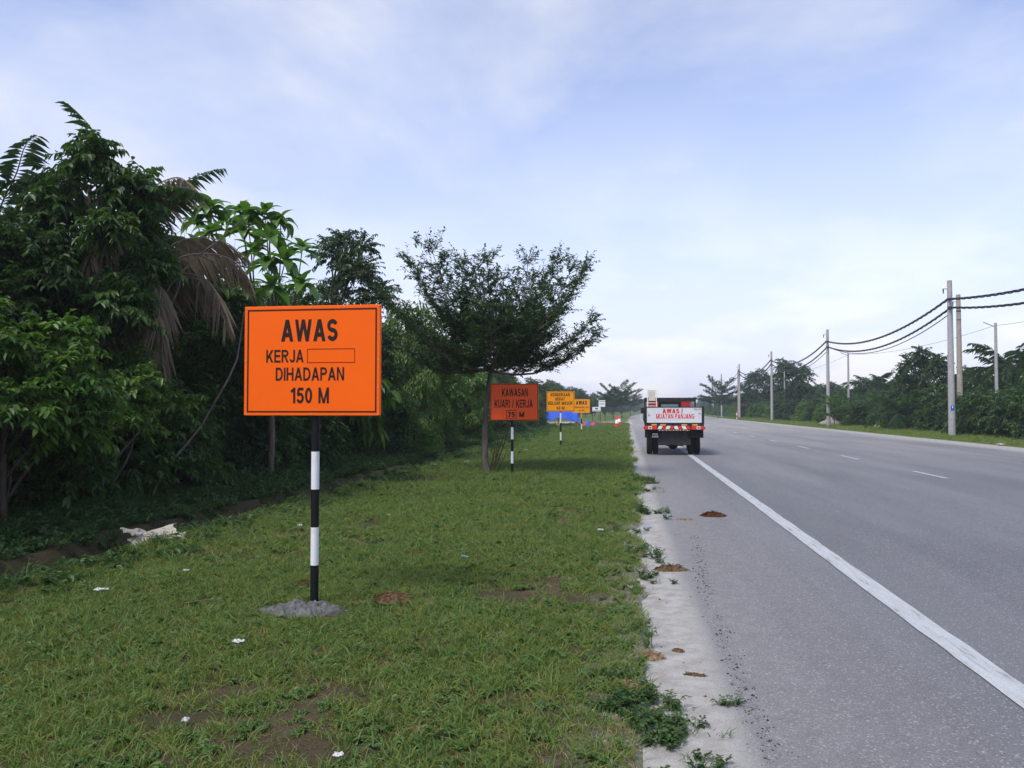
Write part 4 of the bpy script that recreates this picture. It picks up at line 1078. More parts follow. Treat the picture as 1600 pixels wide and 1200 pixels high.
# sign 1: 1.2 x 0.93 m; heights from its bottom edge
x, y = gp(490, 950)
W1, H1 = 1.205, .935
def ln(s, px0, px1, py0, py1, bold, mt='ink'):   # lettering measured on the board as fractions of it
    return (s, ((px0 + px1) / 2 - .5) * W1, (1 - (py0 + py1) / 2) * H1, (px1 - px0) * W1, (py1 - py0) * H1, bold, mt)
board_sign('large bright orange sign reading AWAS KERJA DIHADAPAN 150 M, nearest to the viewer', x, y - .05, 1.60, W1, H1,
           [(.335, 'black'), (.655, 'white'), (.975, 'black'), (1.295, 'white'), (2.4, 'black')], 'orange',
           [ln('AWAS', .276, .693, .125, .325, .022), ln('KERJA', .166, .444, .400, .516, .012), ln('DIHADAPAN', .238, .742, .562, .682, .012), ln('150 M', .348, .632, .745, .888, .016)],
           .034, 0, (.028, .012), box=((.645 - .5) * W1, (1 - .457) * H1, .35 * W1, .128 * H1, .005, 'ink_red'), post_x=.02)
# cement poured round its foot
g = Geo(); nr, na_ = 26, 72; v = []
for i in range(nr + 1):
    for k in range(na_):
        a = k * 2 * math.pi / na_; f = i / nr
        rx_ = .33 * (1 + .20 * math.sin(a * 2 + 1) + .14 * math.sin(a * 5) + .07 * math.sin(a * 11) - .22 * math.cos(a)) * f; ry_ = .23 * (1 + .24 * math.sin(a * 3) + .12 * math.cos(a * 7) + .07 * math.sin(a * 13)) * f
        X_ = rx_ * math.cos(a) - .04; Y_ = ry_ * math.sin(a) - .02
        hh = .075 * (1 - f ** 1.3) + .026 * float(vnoise(X_ * 11 + 9, Y_ * 11)) + .020 * float(vnoise(X_ * 45, Y_ * 45)) * (1 if f < 1 else 0)
        v.append((X_, Y_, hh - .035 * (f > .99)))
q = [(i * na_ + k, i * na_ + (k + 1) % na_, (i + 1) * na_ + (k + 1) % na_, (i + 1) * na_ + k) for i in range(nr) for k in range(na_)]
g.add(v, q)
tag(put('cement_footing', g.mesh('cement_footing', M['concrete']), loc=(MOUND[0] - .0, MOUND[1] + .02, float(gz(*MOUND)) + .005)), 'rough patch of grey cement around the foot of the large orange sign', 'cement')
# sign 2
x, y = gp(804, 745)
W1, H1 = 1.21, .92
board_sign('red-orange sign reading KAWASAN KUARI / KERJA 75 M in front of the slender tree', x, y - .05, 1.37, W1, H1,
           [(.30, 'black'), (.60, 'white'), (.90, 'black'), (1.20, 'white'), (2.2, 'black')], 'orange_red',
           [ln('KAWASAN', .245, .785, .130, .345, .012), ln('KUARI / KERJA', .09, .885, .435, .650, .012), ln('75', .365, .515, .765, .905, .03), ln('M', .605, .705, .765, .905, .03)],
           .033, 0, (.008, .012), rivets=False, box=((.44 - .5) * W1, (1 - .832) * H1, .21 * W1, .225 * H1, .012, 'ink'), post_x=-.06)
# sign 3
x, y = gp(876, 700)
W1, H1 = 1.22, .88
board_sign('amber sign reading KENDERAAN BERAT KELUAR MASUK 60 M in front of the blue shelter', x, y - .05, 1.55, W1, H1,
           [(.30, 'black'), (.66, 'white'), (1.05, 'black'), (1.5, 'white'), (2.3, 'black')], 'amber',
           [ln('KENDERAAN', .15, .83, .09, .245, .02), ln('BERAT', .315, .655, .305, .455, .02), ln('KELUAR MASUK', .06, .925, .50, .665, .02), ln('60 M', .36, .64, .745, .895, .02)],
           .036, 0, (.02, .016), rivets=False)
# sign 4
x, y = gp(908.5, 677)
W1, H1 = 1.17, .95
board_sign('smaller amber sign reading AWAS, partly behind the KENDERAAN BERAT sign', x, y - .05, 1.38, W1, H1,
           [(.22, 'black'), (.62, 'white'), (.98, 'black'), (1.4, 'yellow'), (2.2, 'black')], 'amber',
           [ln('AWAS', .17, .83, .10, .40, .03), ln('KURANGKAN LAJU', .07, .93, .52, .66, .01), ln('40 KM', .33, .67, .76, .88, .01)],
           .040, 0, None, rivets=False)
# two little white boards past the side track
def small_board(label, px, d, z0, w_, h_, lines):
    x, y = at(px, d); o = thing('notice_board', label, 'sign', (x, y, float(gz(x, y))), 0)
    g = Geo(); g.box((0, 0, z0 + h_ / 2), (w_, .03, h_), bev=.005); put('board', g.mesh('board', M['white']), o)
    for s in (-1, 1):
        g = Geo(); g.tube([(s * w_ * .46, .05, -.2), (s * w_ * .46, .05, z0 + h_)], .035, 8); put('post', g.mesh('post', M['frame_black']), o)
    for s, cz, tw_, th_, mm in lines:
        if s: put('lettering', text_mesh(s, tw_, th_, mm, .02), o, None, (0, -.018, z0 + cz))
        else:
            g = Geo(); g.box((0, -.018, z0 + cz), (tw_, .004, th_)); put('printed_bar', g.mesh('printed_bar', M[mm]), o)
    return o
small_board('low wide white board on two posts right of the AWAS sign', 932, 108, 1.35, 1.12, .58, [('', .36, .40, .16, 'ink'), ('', .12, .95, .05, 'ink')])
small_board('higher square white board with a grey band, rightmost of the two white boards', 940.5, 112, 1.98, .92, .92, [('', .75, .85, .10, 'rock'), ('', .40, .75, .10, 'rock')])

# ---------------- lorry
LX, LY = at(1053, 29.1)
tk = thing('flatbed_lorry', 'small red flatbed lorry seen from behind with a white AWAS ! MUATAN PANJANG tailgate', 'lorry', (LX, LY, .012), R(-.6))
def part(name, geo, *mats, parent=tk, smooth=False):
    return put(name, geo.mesh(name, *[M[q] for q in mats], smooth=smooth), parent)
# load bed
g = Geo(); g.box((0, 1.75, 1.16), (2.06, 3.5, .07), bev=.008); part('bed_floor', g, 'frame_black')
for s in (-1, 1):
    g = Geo(); g.box((s * 1.035, 1.77, 1.475), (.035, 3.46, .56), bev=.006)
    for k in range(6): g.box((s * 1.062, .12 + k * .66, 1.475), (.022, .06, .55))
    part('side_panel', g, 'frame_black')
    g = Geo(); g.box((s * 1.035, .02, 1.46), (.075, .07, .66), bev=.01); part('corner_post', g, 'frame_black')
g = Geo(); g.box((0, -.01, 1.465), (1.985, .03, .565), bev=.006); tg_ = part('tailgate', g, 'panel')
put('tailgate_rim', frame_geo(2.0, .60, .024, -.012, 1.465, 0, .045).mesh('tailgate_rim', M['frame_black']), tg_)
for s, cx0, cz0, tw_, th_, bold, bm in [('AWAS', -.115, 1.615, .60, .165, .04, 'lamp_red'), ('!', .285, 1.615, .035, .165, .03, 'lamp_red'), ('MUATAN PANJANG', .04, 1.425, 1.36, .185, .018, 'lamp_red'), ('BTM.  KG', .82, 1.685, .24, .045, .005, 'ink')]:
    put('lettering', text_mesh(s, tw_, th_, bm, bold), tg_, None, (cx0, -.028, cz0))
g = Geo(); g.box((.82, -.027, 1.648), (.22, .002, .010)); put('underline', g.mesh('underline', M['lamp_red']), tg_)
for s in (-1, 1):
    g = Geo(); g.box((s * .90, -.035, 1.50 + s * .03), (.06, .02, .02)); put('latch', g.mesh('latch', M['frame_black']), tg_)
# sill, reflectors and lamps
g = Geo(); g.box((0, .03, 1.035), (2.12, .10, .21), bev=.01); part('rear_sill', g, 'frame_black')
for x0 in (-.72, -.40, .36, .74):
    g = Geo(); g.box((x0, -.024, 1.115), (.20, .012, .05)); part('reflector', g, 'yellow')
for k, x0 in enumerate(np.linspace(-.50, .50, 8)):
    sk = .03 if x0 < 0 else -.03
    g = Geo(); v = [(x0 - .07 + a + (sk if c else -sk), bq, cc) for c, cc in enumerate((.955, 1.075)) for bq in (-.036, -.020) for a in (0, .135)]
    g.add(v, [(0, 1, 5, 4), (1, 3, 7, 5), (3, 2, 6, 7), (2, 0, 4, 6), (4, 5, 7, 6), (0, 2, 3, 1)]); part('chevron_plate', g, 'lamp_red' if k % 2 == 1 or k in (0,) and False else 'white' if k in (2, 4, 6, 0) else 'lamp_red')
for k in range(18):
    g = Geo(); g.box((-.53 + k * .0625, -.028, .918), (.034, .010, .026)); part('reflective_tape', g, 'yellow' if k % 2 else 'white')
for s in (-1, 1):
    g = Geo(); g.box((s * .835, -.055, 1.005), (.44, .07, .135), bev=.012); lp = part('tail_lamp', g, 'lamp_red')
    g = Geo(); g.box((s * .86, -.094, 1.005), (.13, .012, .10), bev=.004); put('reverse_lens', g.mesh('reverse_lens', M['white']), lp)
    g = Geo(); g.box((s * .86, -.102, 1.005), (.075, .006, .045)); put('lens_slot', g.mesh('lens_slot', M['frame_black']), lp)
    g = Geo(); g.box((s * 1.075, -.03, 1.0), (.05, .05, .10), bev=.008); part('side_marker', g, 'lamp_red')
    g = Geo(); g.box((s * .78, .16, .80), (.54, .02, .32), bev=.004); part('mud_flap', g, 'rubber')
    g = Geo(); g.tube([(s * .96, .3, .72), (s * .97, 1.9, .72)], .02, 6); g.box((s * .95, .25, .80), (.02, .25, .30)); part('mudguard_stay', g, 'frame_black')
    g = Geo(); g.box((s * .40, 2.4, .86), (.09, 4.7, .17), bev=.01); part('chassis_rail', g, 'frame_black')
g = Geo(); g.box((0, .22, .62), (1.20, .03, .50), bev=.01); part('underrun_panel', g, 'frame_black')
g = Geo(); g.tube([(-.72, 1.0, .40), (.72, 1.0, .40)], .075, 10)
th = np.linspace(0, np.pi, 7)
g.tube([(0, 1.0 - .22 * math.cos(q), .36) for q in th], .02 + .17 * np.sin(th), 12); g.tube([(.0, 1.1, .42), (0, 4.2, .62)], .045, 8)
part('rear_axle', g, 'frame_black', smooth=True)
g = Geo(); g.tube([(-.28, .40, .44), (.34, .42, .44)], .115, 12); part('exhaust_box', g, 'frame_black')
g = Geo(); g.box((-.68, .13, .72), (.30, .012, .20), bev=.004); pl = part('number_plate', g, 'black')
put('lettering', text_mesh('WGB', .19, .065, 'plate_white', .02), pl, None, (-.68, .1225, .765)); put('lettering', text_mesh('5908', .23, .065, 'plate_white', .02), pl, None, (-.68, .1225, .68))
def wheel_meshes():
    th = np.linspace(0, 2 * np.pi, 33)[:-1]; tyre = Geo()
    prof = [(-.10, .225), (-.105, .30), (-.09, .345), (-.05, .362), (.05, .362), (.09, .345), (.105, .30), (.10, .225)]
    v = [(px_, rr_ * math.cos(a), rr_ * math.sin(a)) for px_, rr_ in prof for a in th]; n = 32
    tyre.add(v, [(i * n + k, i * n + (k + 1) % n, (i + 1) * n + (k + 1) % n, (i + 1) * n + k) for i in range(7) for k in range(n)])
    for k in range(32):
        a = k * 2 * math.pi / 32
        for sx_ in (-.045, .045): 
            c = np.array([sx_, .362 * math.cos(a), .362 * math.sin(a)]); tdir = np.array([0, -math.sin(a), math.cos(a)]) * .022; nd = np.array([0, math.cos(a), math.sin(a)]) * .008
            q = [c + np.array([i * .036, 0, 0]) + j * tdir + kk * nd for kk in (0, 1) for j in (-1, 1) for i in (-1, 1)]
            tyre.add(q, [(4, 5, 7, 6), (0, 1, 5, 4), (2, 6, 7, 3), (0, 4, 6, 2), (1, 3, 7, 5)])
    rim = Geo(); rp = [(-.09, .225), (-.06, .20), (-.02, .12), (-.03, .06), (-.05, .0)]
    v = [(px_, rr_ * math.cos(a), rr_ * math.sin(a)) for px_, rr_ in rp for a in th]
    rim.add(v, [(i * n + k, i * n + (k + 1) % n, (i + 1) * n + (k + 1) % n, (i + 1) * n + k) for i in range(4) for k in range(n)])
    rim.add([(-q[0], q[1], q[2]) for q in v], [(i * n + k, i * n + (k + 1) % n, (i + 1) * n + (k + 1) % n, (i + 1) * n + k) for i in range(4) for k in range(n)])
    return tyre.mesh('tyre', M['rubber'], smooth=False), rim.mesh('rim', M['frame_black'], smooth=True)
TY_, RM_ = wheel_meshes()
for wx, wy in [(-.87, 1.0), (-.65, 1.0), (.65, 1.0), (.87, 1.0), (-.80, 4.15), (.80, 4.15)]:
    wh = put('wheel', RM_, tk, None, (wx, wy, .371)); put('tyre', TY_, wh)
# cab
cab = Geo()
pr_ = [(3.72, .62), (3.72, 1.98), (3.80, 2.06), (4.75, 2.06), (5.05, 1.95), (5.38, 1.32), (5.42, .62)]
hw = .875; v = [(s * hw * (1 if zz < 1.35 else 1 - .06 * (zz - 1.35) / .7), yy, zz) for s in (-1, 1) for yy, zz in pr_]; n = len(pr_)
cab.add(v, [(k, (k + 1) % n, n + (k + 1) % n, n + k) for k in range(n)])
cab.add(v, None, [(0, k + 1, k) for k in range(1, n - 1)] + [(n, n + k, n + k + 1) for k in range(1, n - 1)])
cb = part('cab', cab, 'red')
g = Geo(); g.box((0, 3.708, 1.735), (.70, .02, .34), bev=.03); put('rear_window', g.mesh('rear_window', M['glass']), cb)
put('window_seal', frame_geo(.90, .50, .095, 3.700, 1.735, 0, .03).mesh('window_seal', M['rubber']), cb)
for s in (-1, 1):
    g = Geo(); v = [(s * .862, 4.05, 1.40), (s * .862, 5.10, 1.40), (s * .835, 4.92, 1.90), (s * .835, 4.05, 1.90)]; v += [(q[0] + s * .014, q[1], q[2]) for q in v]
    g.add(v, [(4, 5, 6, 7), (0, 1, 5, 4), (1, 2, 6, 5), (2, 3, 7, 6), (3, 0, 4, 7)]); put('side_window', g.mesh('side_window', M['glass']), cb)
    g = Geo(); g.tube([(s * .86, 5.1, 1.55), (s * 1.06, 5.15, 1.62)], .012, 6); g.box((s * 1.09, 5.15, 1.62), (.14, .05, .26), bev=.02); put('mirror', g.mesh('mirror', M['frame_black']), cb)
g = Geo(); v = [(-.76, 5.385, 1.36), (.76, 5.385, 1.36), (.72, 5.10, 1.90), (-.72, 5.10, 1.90)]; v += [(q[0], q[1] + .02, q[2] + .01) for q in v]
g.add(v, [(4, 5, 6, 7), (0, 1, 5, 4), (1, 2, 6, 5), (2, 3, 7, 6), (3, 0, 4, 7)]); put('windscreen', g.mesh('windscreen', M['glass']), cb)
g = Geo(); g.box((0, 5.45, .62), (1.7, .12, .22), bev=.03); part('front_bumper', g, 'frame_black')
# frame behind the cab
g = Geo()
for s in (-1, 1): g.box((s * 1.0, 3.46, 1.66), (.06, .06, .95), bev=.008)
g.box((0, 3.46, 2.065), (2.06, .06, .165), bev=.008); part('headboard_frame', g, 'frame_black')
g = Geo(); g.box((0, 3.49, 1.34), (1.94, .03, .34)); part('headboard', g, 'frame_black')
# pale ladder rack that leans on the frame
la = thing('ladder', 'pale ladder with a boarded upper half leaning in the left side of the lorry bed', 'ladder', (LX - .70, LY + 2.55, 1.205), R(-.6))
la.rotation_euler[0] = R(-27)
for s in (-1, 1):
    g = Geo(); g.tube([(s * .20, 0, .02), (s * .165, 0, 1.40)], .020, 8); put('rail', g.mesh('rail', M['alu']), la)
for k in range(6):
    g = Geo(); g.box((0, 0, .12 + k * .14), (.36, .05, .025), bev=.004); put('rung', g.mesh('rung', M['alu']), la)
g = Geo(); g.box((0, .012, 1.14), (.27, .015, .46), bev=.003); put('board', g.mesh('board', M['sack']), la)
g = Geo(); g.tube([(-.165, 0, 1.40), (.165, 0, 1.40)], .018, 8); put('top_bar', g.mesh('top_bar', M['alu']), la)
g = Geo(); g.tube([(-.172, -.02, .93), (.172, -.02, .93)], .016, 8); put('rung', g.mesh('rung', M['alu']), la)

# ---------------- traffic cones
def cone_parts():
    th = np.linspace(0, 2 * np.pi, 25)[:-1]; out = []
    def lathe(pr_):
        g = Geo(); v = [(rr_ * math.cos(a), rr_ * math.sin(a), z_) for rr_, z_ in pr_ for a in th]; n = 24
        g.add(v, [(i * n + k, i * n + (k + 1) % n, (i + 1) * n + (k + 1) % n, (i + 1) * n + k) for i in range(len(pr_) - 1) for k in range(n)]); return g
    b_ = Geo(); b_.box((0, 0, .02), (.44, .44, .04), bev=.01)
    return [('base', b_.mesh('base', M['cone_red']), None), ('body', lathe([(.185, .04), (.145, .42)]).mesh('body', M['cone_red'], smooth=True), None),
            ('reflective_sleeve', lathe([(.150, .42), (.11, .74), (.10, .74)]).mesh('reflective_sleeve', M['white'], smooth=True), None), ('tip', lathe([(.108, .74), (.075, .98), (.05, 1.0), (.001, 1.0)]).mesh('tip', M['cone_red'], smooth=True), None)]
CP = cone_parts()
x, y = gp(963.5, 669.5); place(CP, 'traffic_cone', 'red and white traffic cone at the tip of the verge, the nearer of two', 'cone', x, y, 1.0, .2, z=float(gz(x, y)) + .0)
x, y = gp(967.5, 667); place(CP, 'traffic_cone', 'red and white traffic cone behind the nearer one', 'cone', x, y, 1.0, .5, z=float(gz(x, y)) + .0)

# ---------------- blue shelter and what lies beside it
x, y = at(876, 74)
sh = thing('tarpaulin_shelter', 'sagging blue tarpaulin shelter on wooden posts behind the amber signs', 'shelter', (x, y, float(gz(x, y))), R(6))
n = 17; v = []
for j in range(n):
    for i in range(n):
        u, w_ = i / (n - 1) * 2 - 1, j / (n - 1) * 2 - 1
        z = 1.66 - .20 * abs(u + .15) ** 1.3 - .85 * max(0, -w_) ** 1.1 - .35 * max(0, w_) + .045 * math.sin(u * 9 + w_ * 3) + .04 * math.sin(w_ * 9 + u * 4) + .10 * max(0, -w_) * math.sin(u * 5 + 1)
        v.append((u * 1.62, w_ * 1.3, z))
g = Geo(); g.add(v, [(j * n + i, j * n + i + 1, (j + 1) * n + i + 1, (j + 1) * n + i) for j in range(n - 1) for i in range(n - 1)])
cl = put('tarpaulin', g.mesh('tarpaulin', M['tarp_blue'], smooth=True), sh)
so_ = cl.modifiers.new('thickness', 'SOLIDIFY'); so_.thickness = .006
for px_, py_, h_ in [(-1.45, -1.2, .62), (1.45, -1.2, .55), (-1.5, 1.2, 1.10), (1.5, 1.2, 1.05), (-.3, -1.2, .75), (-.2, 0, 1.58)]:
    g = Geo(); g.tube([(px_, py_, -.1), (px_ + .03, py_, h_)], .035, 7); put('post', g.mesh('post', M['wood']), sh)
def heap(seed, w_, d_, h_, mts, folds=9):
    n = 22; v = []; r = rr(seed); ph = r.uniform(0, 6, 4)
    for j in range(n):
        for i in range(n):
            u, w2 = i / (n - 1) * 2 - 1, j / (n - 1) * 2 - 1; rr_ = math.sqrt(u * u + w2 * w2)
            z = h_ * max(0, 1 - rr_ ** 2) ** .6 * (.7 + .3 * math.sin(u * folds + ph[0] + w2 * 2)) + .05 * h_ * math.sin(w2 * folds * 1.6 + ph[1])
            v.append((u * w_ / 2 * (1 + .08 * math.sin(w2 * 7 + ph[2])), w2 * d_ / 2, max(z, -.02)))
    g = Geo(); qs = [[], []]
    for j in range(n - 1):
        for i in range(n - 1):
            qs[0 if math.sin(i * .7 + ph[3]) + .5 * math.sin(j * 1.1) < .35 else 1].append((j * n + i, j * n + i + 1, (j + 1) * n + i + 1, (j + 1) * n + i))
    g.add(v, qs[0], m=0)
    g.q.append(np.array(qs[1], np.int32)); g.qm.append(np.full(len(qs[1]), 1, np.int32))
    return g.mesh('heap', M[mts[0]], M[mts[1]], smooth=True)
for px, d, w_, dd, h_, ms, lab in [(917, 76, 2.0, 1.6, .62, ('tarp_blue', 'tarp_red'), 'heap of blue tarpaulin with red folds on the grass right of the shelter'), (899, 75, 2.4, 1.3, .42, ('tarp_red', 'paper'), 'low heap of red and white tarpaulin in front of the blue heap')]:
    x, y = at(px, d); tag(put('tarpaulin_heap', heap(int(px), w_, dd, h_, ms), loc=(x, y, float(gz(x, y)))), lab, 'tarpaulin')
def carton(label, px, d, w_, h_):
    x, y = at(px, d); o = thing('carton', label, 'box', (x, y, float(gz(x, y))), .3)
    g = Geo(); g.box((0, 0, h_ / 2), (w_, w_ * .8, h_), bev=.006); put('box_body', g.mesh('box_body', M['carton']), o)
    g = Geo(); g.box((0, 0, h_ + .002), (w_ * .1, w_ * .78, .003)); put('tape', g.mesh('tape', M['sack']), o)
    for s in (-1, 1):
        g = Geo(); v = [(s * w_ * .48, -w_ * .38, h_), (s * w_ * .48, w_ * .38, h_), (s * w_ * .72, w_ * .36, h_ + .10), (s * w_ * .72, -w_ * .36, h_ + .10)]; v += [(q[0], q[1], q[2] + .006) for q in v]
        g.add(v, [(4, 5, 6, 7), (3, 2, 1, 0), (0, 1, 5, 4), (1, 2, 6, 5), (2, 3, 7, 6), (3, 0, 4, 7)]); put('flap', g.mesh('flap', M['carton']), o)
carton('brown carton under the right side of the blue shelter', 872, 73, .45, .42)
carton('flat brown carton beside the tarpaulin heaps', 884, 74.5, .75, .34)

# ---------------- stones and spoil
def boulder(label, x, y, sx_, sy_, sz_, mt='rock', seed=1, cat='rock', name='boulder', group=None):
    r = rr(seed); n, mrow = 14, 8; v = []
    for i in range(mrow + 1):
        f = i / mrow * math.pi / 2 * 1.12
        for k in range(n):
            a = k * 2 * math.pi / n; q = 1 + .28 * float(vnoise(math.cos(a) * 2 + seed * 7, math.sin(a) * 2 + f * 2, 1.3)) + .10 * float(vnoise(a * 3 + seed, f * 5))
            v.append((math.sin(f) * math.cos(a) * sx_ * q, math.sin(f) * math.sin(a) * sy_ * q, math.cos(f) * sz_ * q))
    g = Geo(); g.add(v, [(i * n + k, (i + 1) * n + k, (i + 1) * n + (k + 1) % n, i * n + (k + 1) % n) for i in range(mrow) for k in range(n)])
    o = put(name, g.mesh(name, M[mt], smooth=True), loc=(x, y, float(gz(x, y)) + .01)); return tag(o, label, cat, group)
for k, (px, py, w_, lab) in enumerate([(1337, 661, 1.1, 'grey mound of rubble on the grass right of the second utility pole'), (1367, 664, .9, 'small grey rubble mound between the second pole and the nearest poles'), (1285, 659, 1.2, 'pale rubble mound left of the second utility pole'), (1450, 669, .8, 'whitish clump of rubbish in the shrubs left of the nearest poles')]):
    x, y = gp(px, py + 6); boulder(lab, x + .8, y, w_, w_ * .8, w_ * .55, 'rock' if k < 3 else 'sack', 10 + k)
for k, (px, py) in enumerate([(905, 663), (925, 664), (942, 663.5)]):
    x, y = gp(px + 24, py + 1.5); boulder(['low brown spoil ridge along the side track, left', 'low brown spoil ridge along the side track, middle', 'low brown spoil ridge along the side track, nearest the cones'][k], x, y, 1.0, .4, .28, 'husk', 30 + k, 'soil', 'spoil_ridge')
x, y = gp(230, 852)
o = thing('broken_slab', 'pale broken sheet lying in the ditch left of the big sign', 'slab', (x + .12, y, .10), .5, scale=1.35)
o.rotation_euler[0] = R(24)
r = rr(44)
for k, (ox, oy, w_, d_, ry_, rz_) in enumerate([(0, 0, .40, .26, -.25, .2), (-.16, .10, .22, .18, .5, .8), (.20, -.03, .16, .14, -.5, -.3)]):
    g = Geo(); n = 7; v = [((i / 6 - .5) * w_ * (1 + .18 * float(vnoise(j + k * 9, 2.2, .9))), (j / 6 - .5) * d_ * (1 + .25 * float(vnoise(i + k * 5, 1.1, .9))), .022 * float(vnoise(i * 1.0 + k, j * 1.0, .8)) + s * .016) for s in (0, 1) for j in range(n) for i in range(n)]
    q = [(s * 49 + j * n + i, s * 49 + j * n + i + 1, s * 49 + (j + 1) * n + i + 1, s * 49 + (j + 1) * n + i) for s in (0, 1) for j in range(6) for i in range(6)]
    q += [(i, i + 1, 49 + i + 1, 49 + i) for i in range(6)] + [(42 + i, 42 + i + 1, 91 + i + 1, 91 + i) for i in range(6)] + [(7 * i, 7 * i + 7, 49 + 7 * i + 7, 49 + 7 * i) for i in range(6)] + [(7 * i + 6, 7 * i + 13, 49 + 7 * i + 13, 49 + 7 * i + 6) for i in range(6)]
    g.add(v, q); put('slab_piece', g.mesh('slab_piece', M['sack']), o, None, (ox, oy, .0), (0, ry_, rz_))

# ---------------- clumps of brown fibre on the road and the grass
def fibre_clump(label, px, py, w_, d_, h_, mt, seed, rz=0.0, fibres=220):
    x, y = gp(px, py); r = rr(seed)
    zb = max(float(gz(x, y)) + (.025 if x < -.3 else 0), .002)
    o = thing('fibre_clump', label, 'husk', (x, y, zb), rz)
    g = Geo(); n, mr = 18, 7; v = []
    for i in range(mr + 1):
        f = i / mr
        for k in range(n):
            a = k * 2 * math.pi / n; q = 1 + .25 * float(vnoise(math.cos(a) * 1.7 + seed * 3, math.sin(a) * 1.7, 1.0)) + .12 * float(vnoise(a * 4, seed, 1))
            v.append((f * math.cos(a) * w_ / 2 * q, f * math.sin(a) * d_ / 2 * q, h_ * max(0, 1 - f ** 2.2) * (.8 + .35 * float(vnoise(f * 5 + seed, a * 2.2))) - .004 * (f > .9)))
    g.add(v, [(i * n + k, (i + 1) * n + k, (i + 1) * n + (k + 1) % n, i * n + (k + 1) % n) for i in range(mr) for k in range(n)])
    put('matted_core', g.mesh('matted_core', M[mt]), o)
    g = Geo(); a = r.uniform(0, 6.28, fibres); f = np.sqrt(r.uniform(0, 1, fibres))
    P = np.stack([f * np.cos(a) * w_ * .46, f * np.sin(a) * d_ * .46, h_ * .85 * (1 - f ** 2.2)], -1)
    D = np.stack([np.cos(a) + r.normal(0, .9, fibres), np.sin(a) * .5 + r.normal(0, .5, fibres), r.normal(.12, .28, fibres)], -1)
    leaves(g, P, D, np.array([0, 0, 1.0]) + r.normal(0, .5, (fibres, 3)), w_ * r.uniform(.07, .19, fibres), .004 + w_ * .007, .25, .1)
    put('loose_fibres', g.mesh('loose_fibres', M[mt]), o, 'stuff')
    return o
fibre_clump('rust-brown fibre clump on the asphalt beside the white edge line', 1113, 806, .40, .26, .085, 'husk_red', 1)
fibre_clump('tan fibre clump lying on the sandy edge of the road', 1046, 889, .34, .18, .060, 'husk', 2, .15)
fibre_clump('thin flat pale fibre mat left of the rust-brown clump', 1069, 811.5, .27, .12, .018, 'husk_pale', 3, 0, 120)
fibre_clump('tan fibre clump among the weeds at the road edge', 1013, 1024, .21, .15, .055, 'husk_pale', 4, .1)
fibre_clump('long strip of pale husk lying across the edge of the grass', 989, 1079, .25, .07, .040, 'husk_pale', 5, -.75, 160)
fibre_clump('small brown husk scrap on the sand right of the weeds', 1057, 1014, .10, .06, .022, 'husk', 6, -.5, 80)
fibre_clump('thin brown husk sliver on the sand, nearest to the camera', 1083, 1051, .16, .04, .016, 'husk', 7, -.15, 80)
fibre_clump('brown matted fibre clump on the grass right of the cement patch', 616, 946, .36, .20, .085, 'husk', 8, .05)
fibre_clump('pale fibre strip on the road edge far behind, level with the lorry wheels', 1003, 745, .40, .12, .03, 'husk_pale', 9, 0, 90)
fibre_clump('orange-brown dry leaf scrap just left of the banded post', 478, 922, .13, .07, .04, 'husk_red', 10, .2, 50)

# ---------------- litter
def litter(label, px, py, w_, d_, h_, mt, seed, rz=0.0):
    x, y = gp(px, py); r = rr(seed); n = 9; v = []; ph = r.uniform(0, 6, 3)
    for s in (0, 1):
        for j in range(n):
            for i in range(n):
                u, q = i / (n - 1) * 2 - 1, j / (n - 1) * 2 - 1
                z = h_ * (1 - .6 * max(abs(u), abs(q)) ** 2) * (.55 + .45 * math.sin(u * 4 + ph[0]) * math.cos(q * 3 + ph[1])) + .10 * h_ * math.sin(u * 9 + q * 7 + ph[2])
                v.append((u * w_ / 2 * (1 - .18 * q * q + .12 * math.sin(q * 5 + ph[1])), q * d_ / 2 * (1 - .3 * u * u + .15 * math.sin(u * 4 + ph[0])), max(z, 0) + .012 + s * .002))
    m_ = n * n; g = Geo()
    q = [(j * n + i, (j + 1) * n + i, (j + 1) * n + i + 1, j * n + i + 1) for j in range(n - 1) for i in range(n - 1)] + [(m_ + j * n + i, m_ + j * n + i + 1, m_ + (j + 1) * n + i + 1, m_ + (j + 1) * n + i) for j in range(n - 1) for i in range(n - 1)]
    g.add(v, q)
    o = put('litter', g.mesh('litter', M[mt]), loc=(x, y, max(float(gz(x, y)), 0) + .018), rot=(0, 0, rz)); return tag(o, label, 'litter')
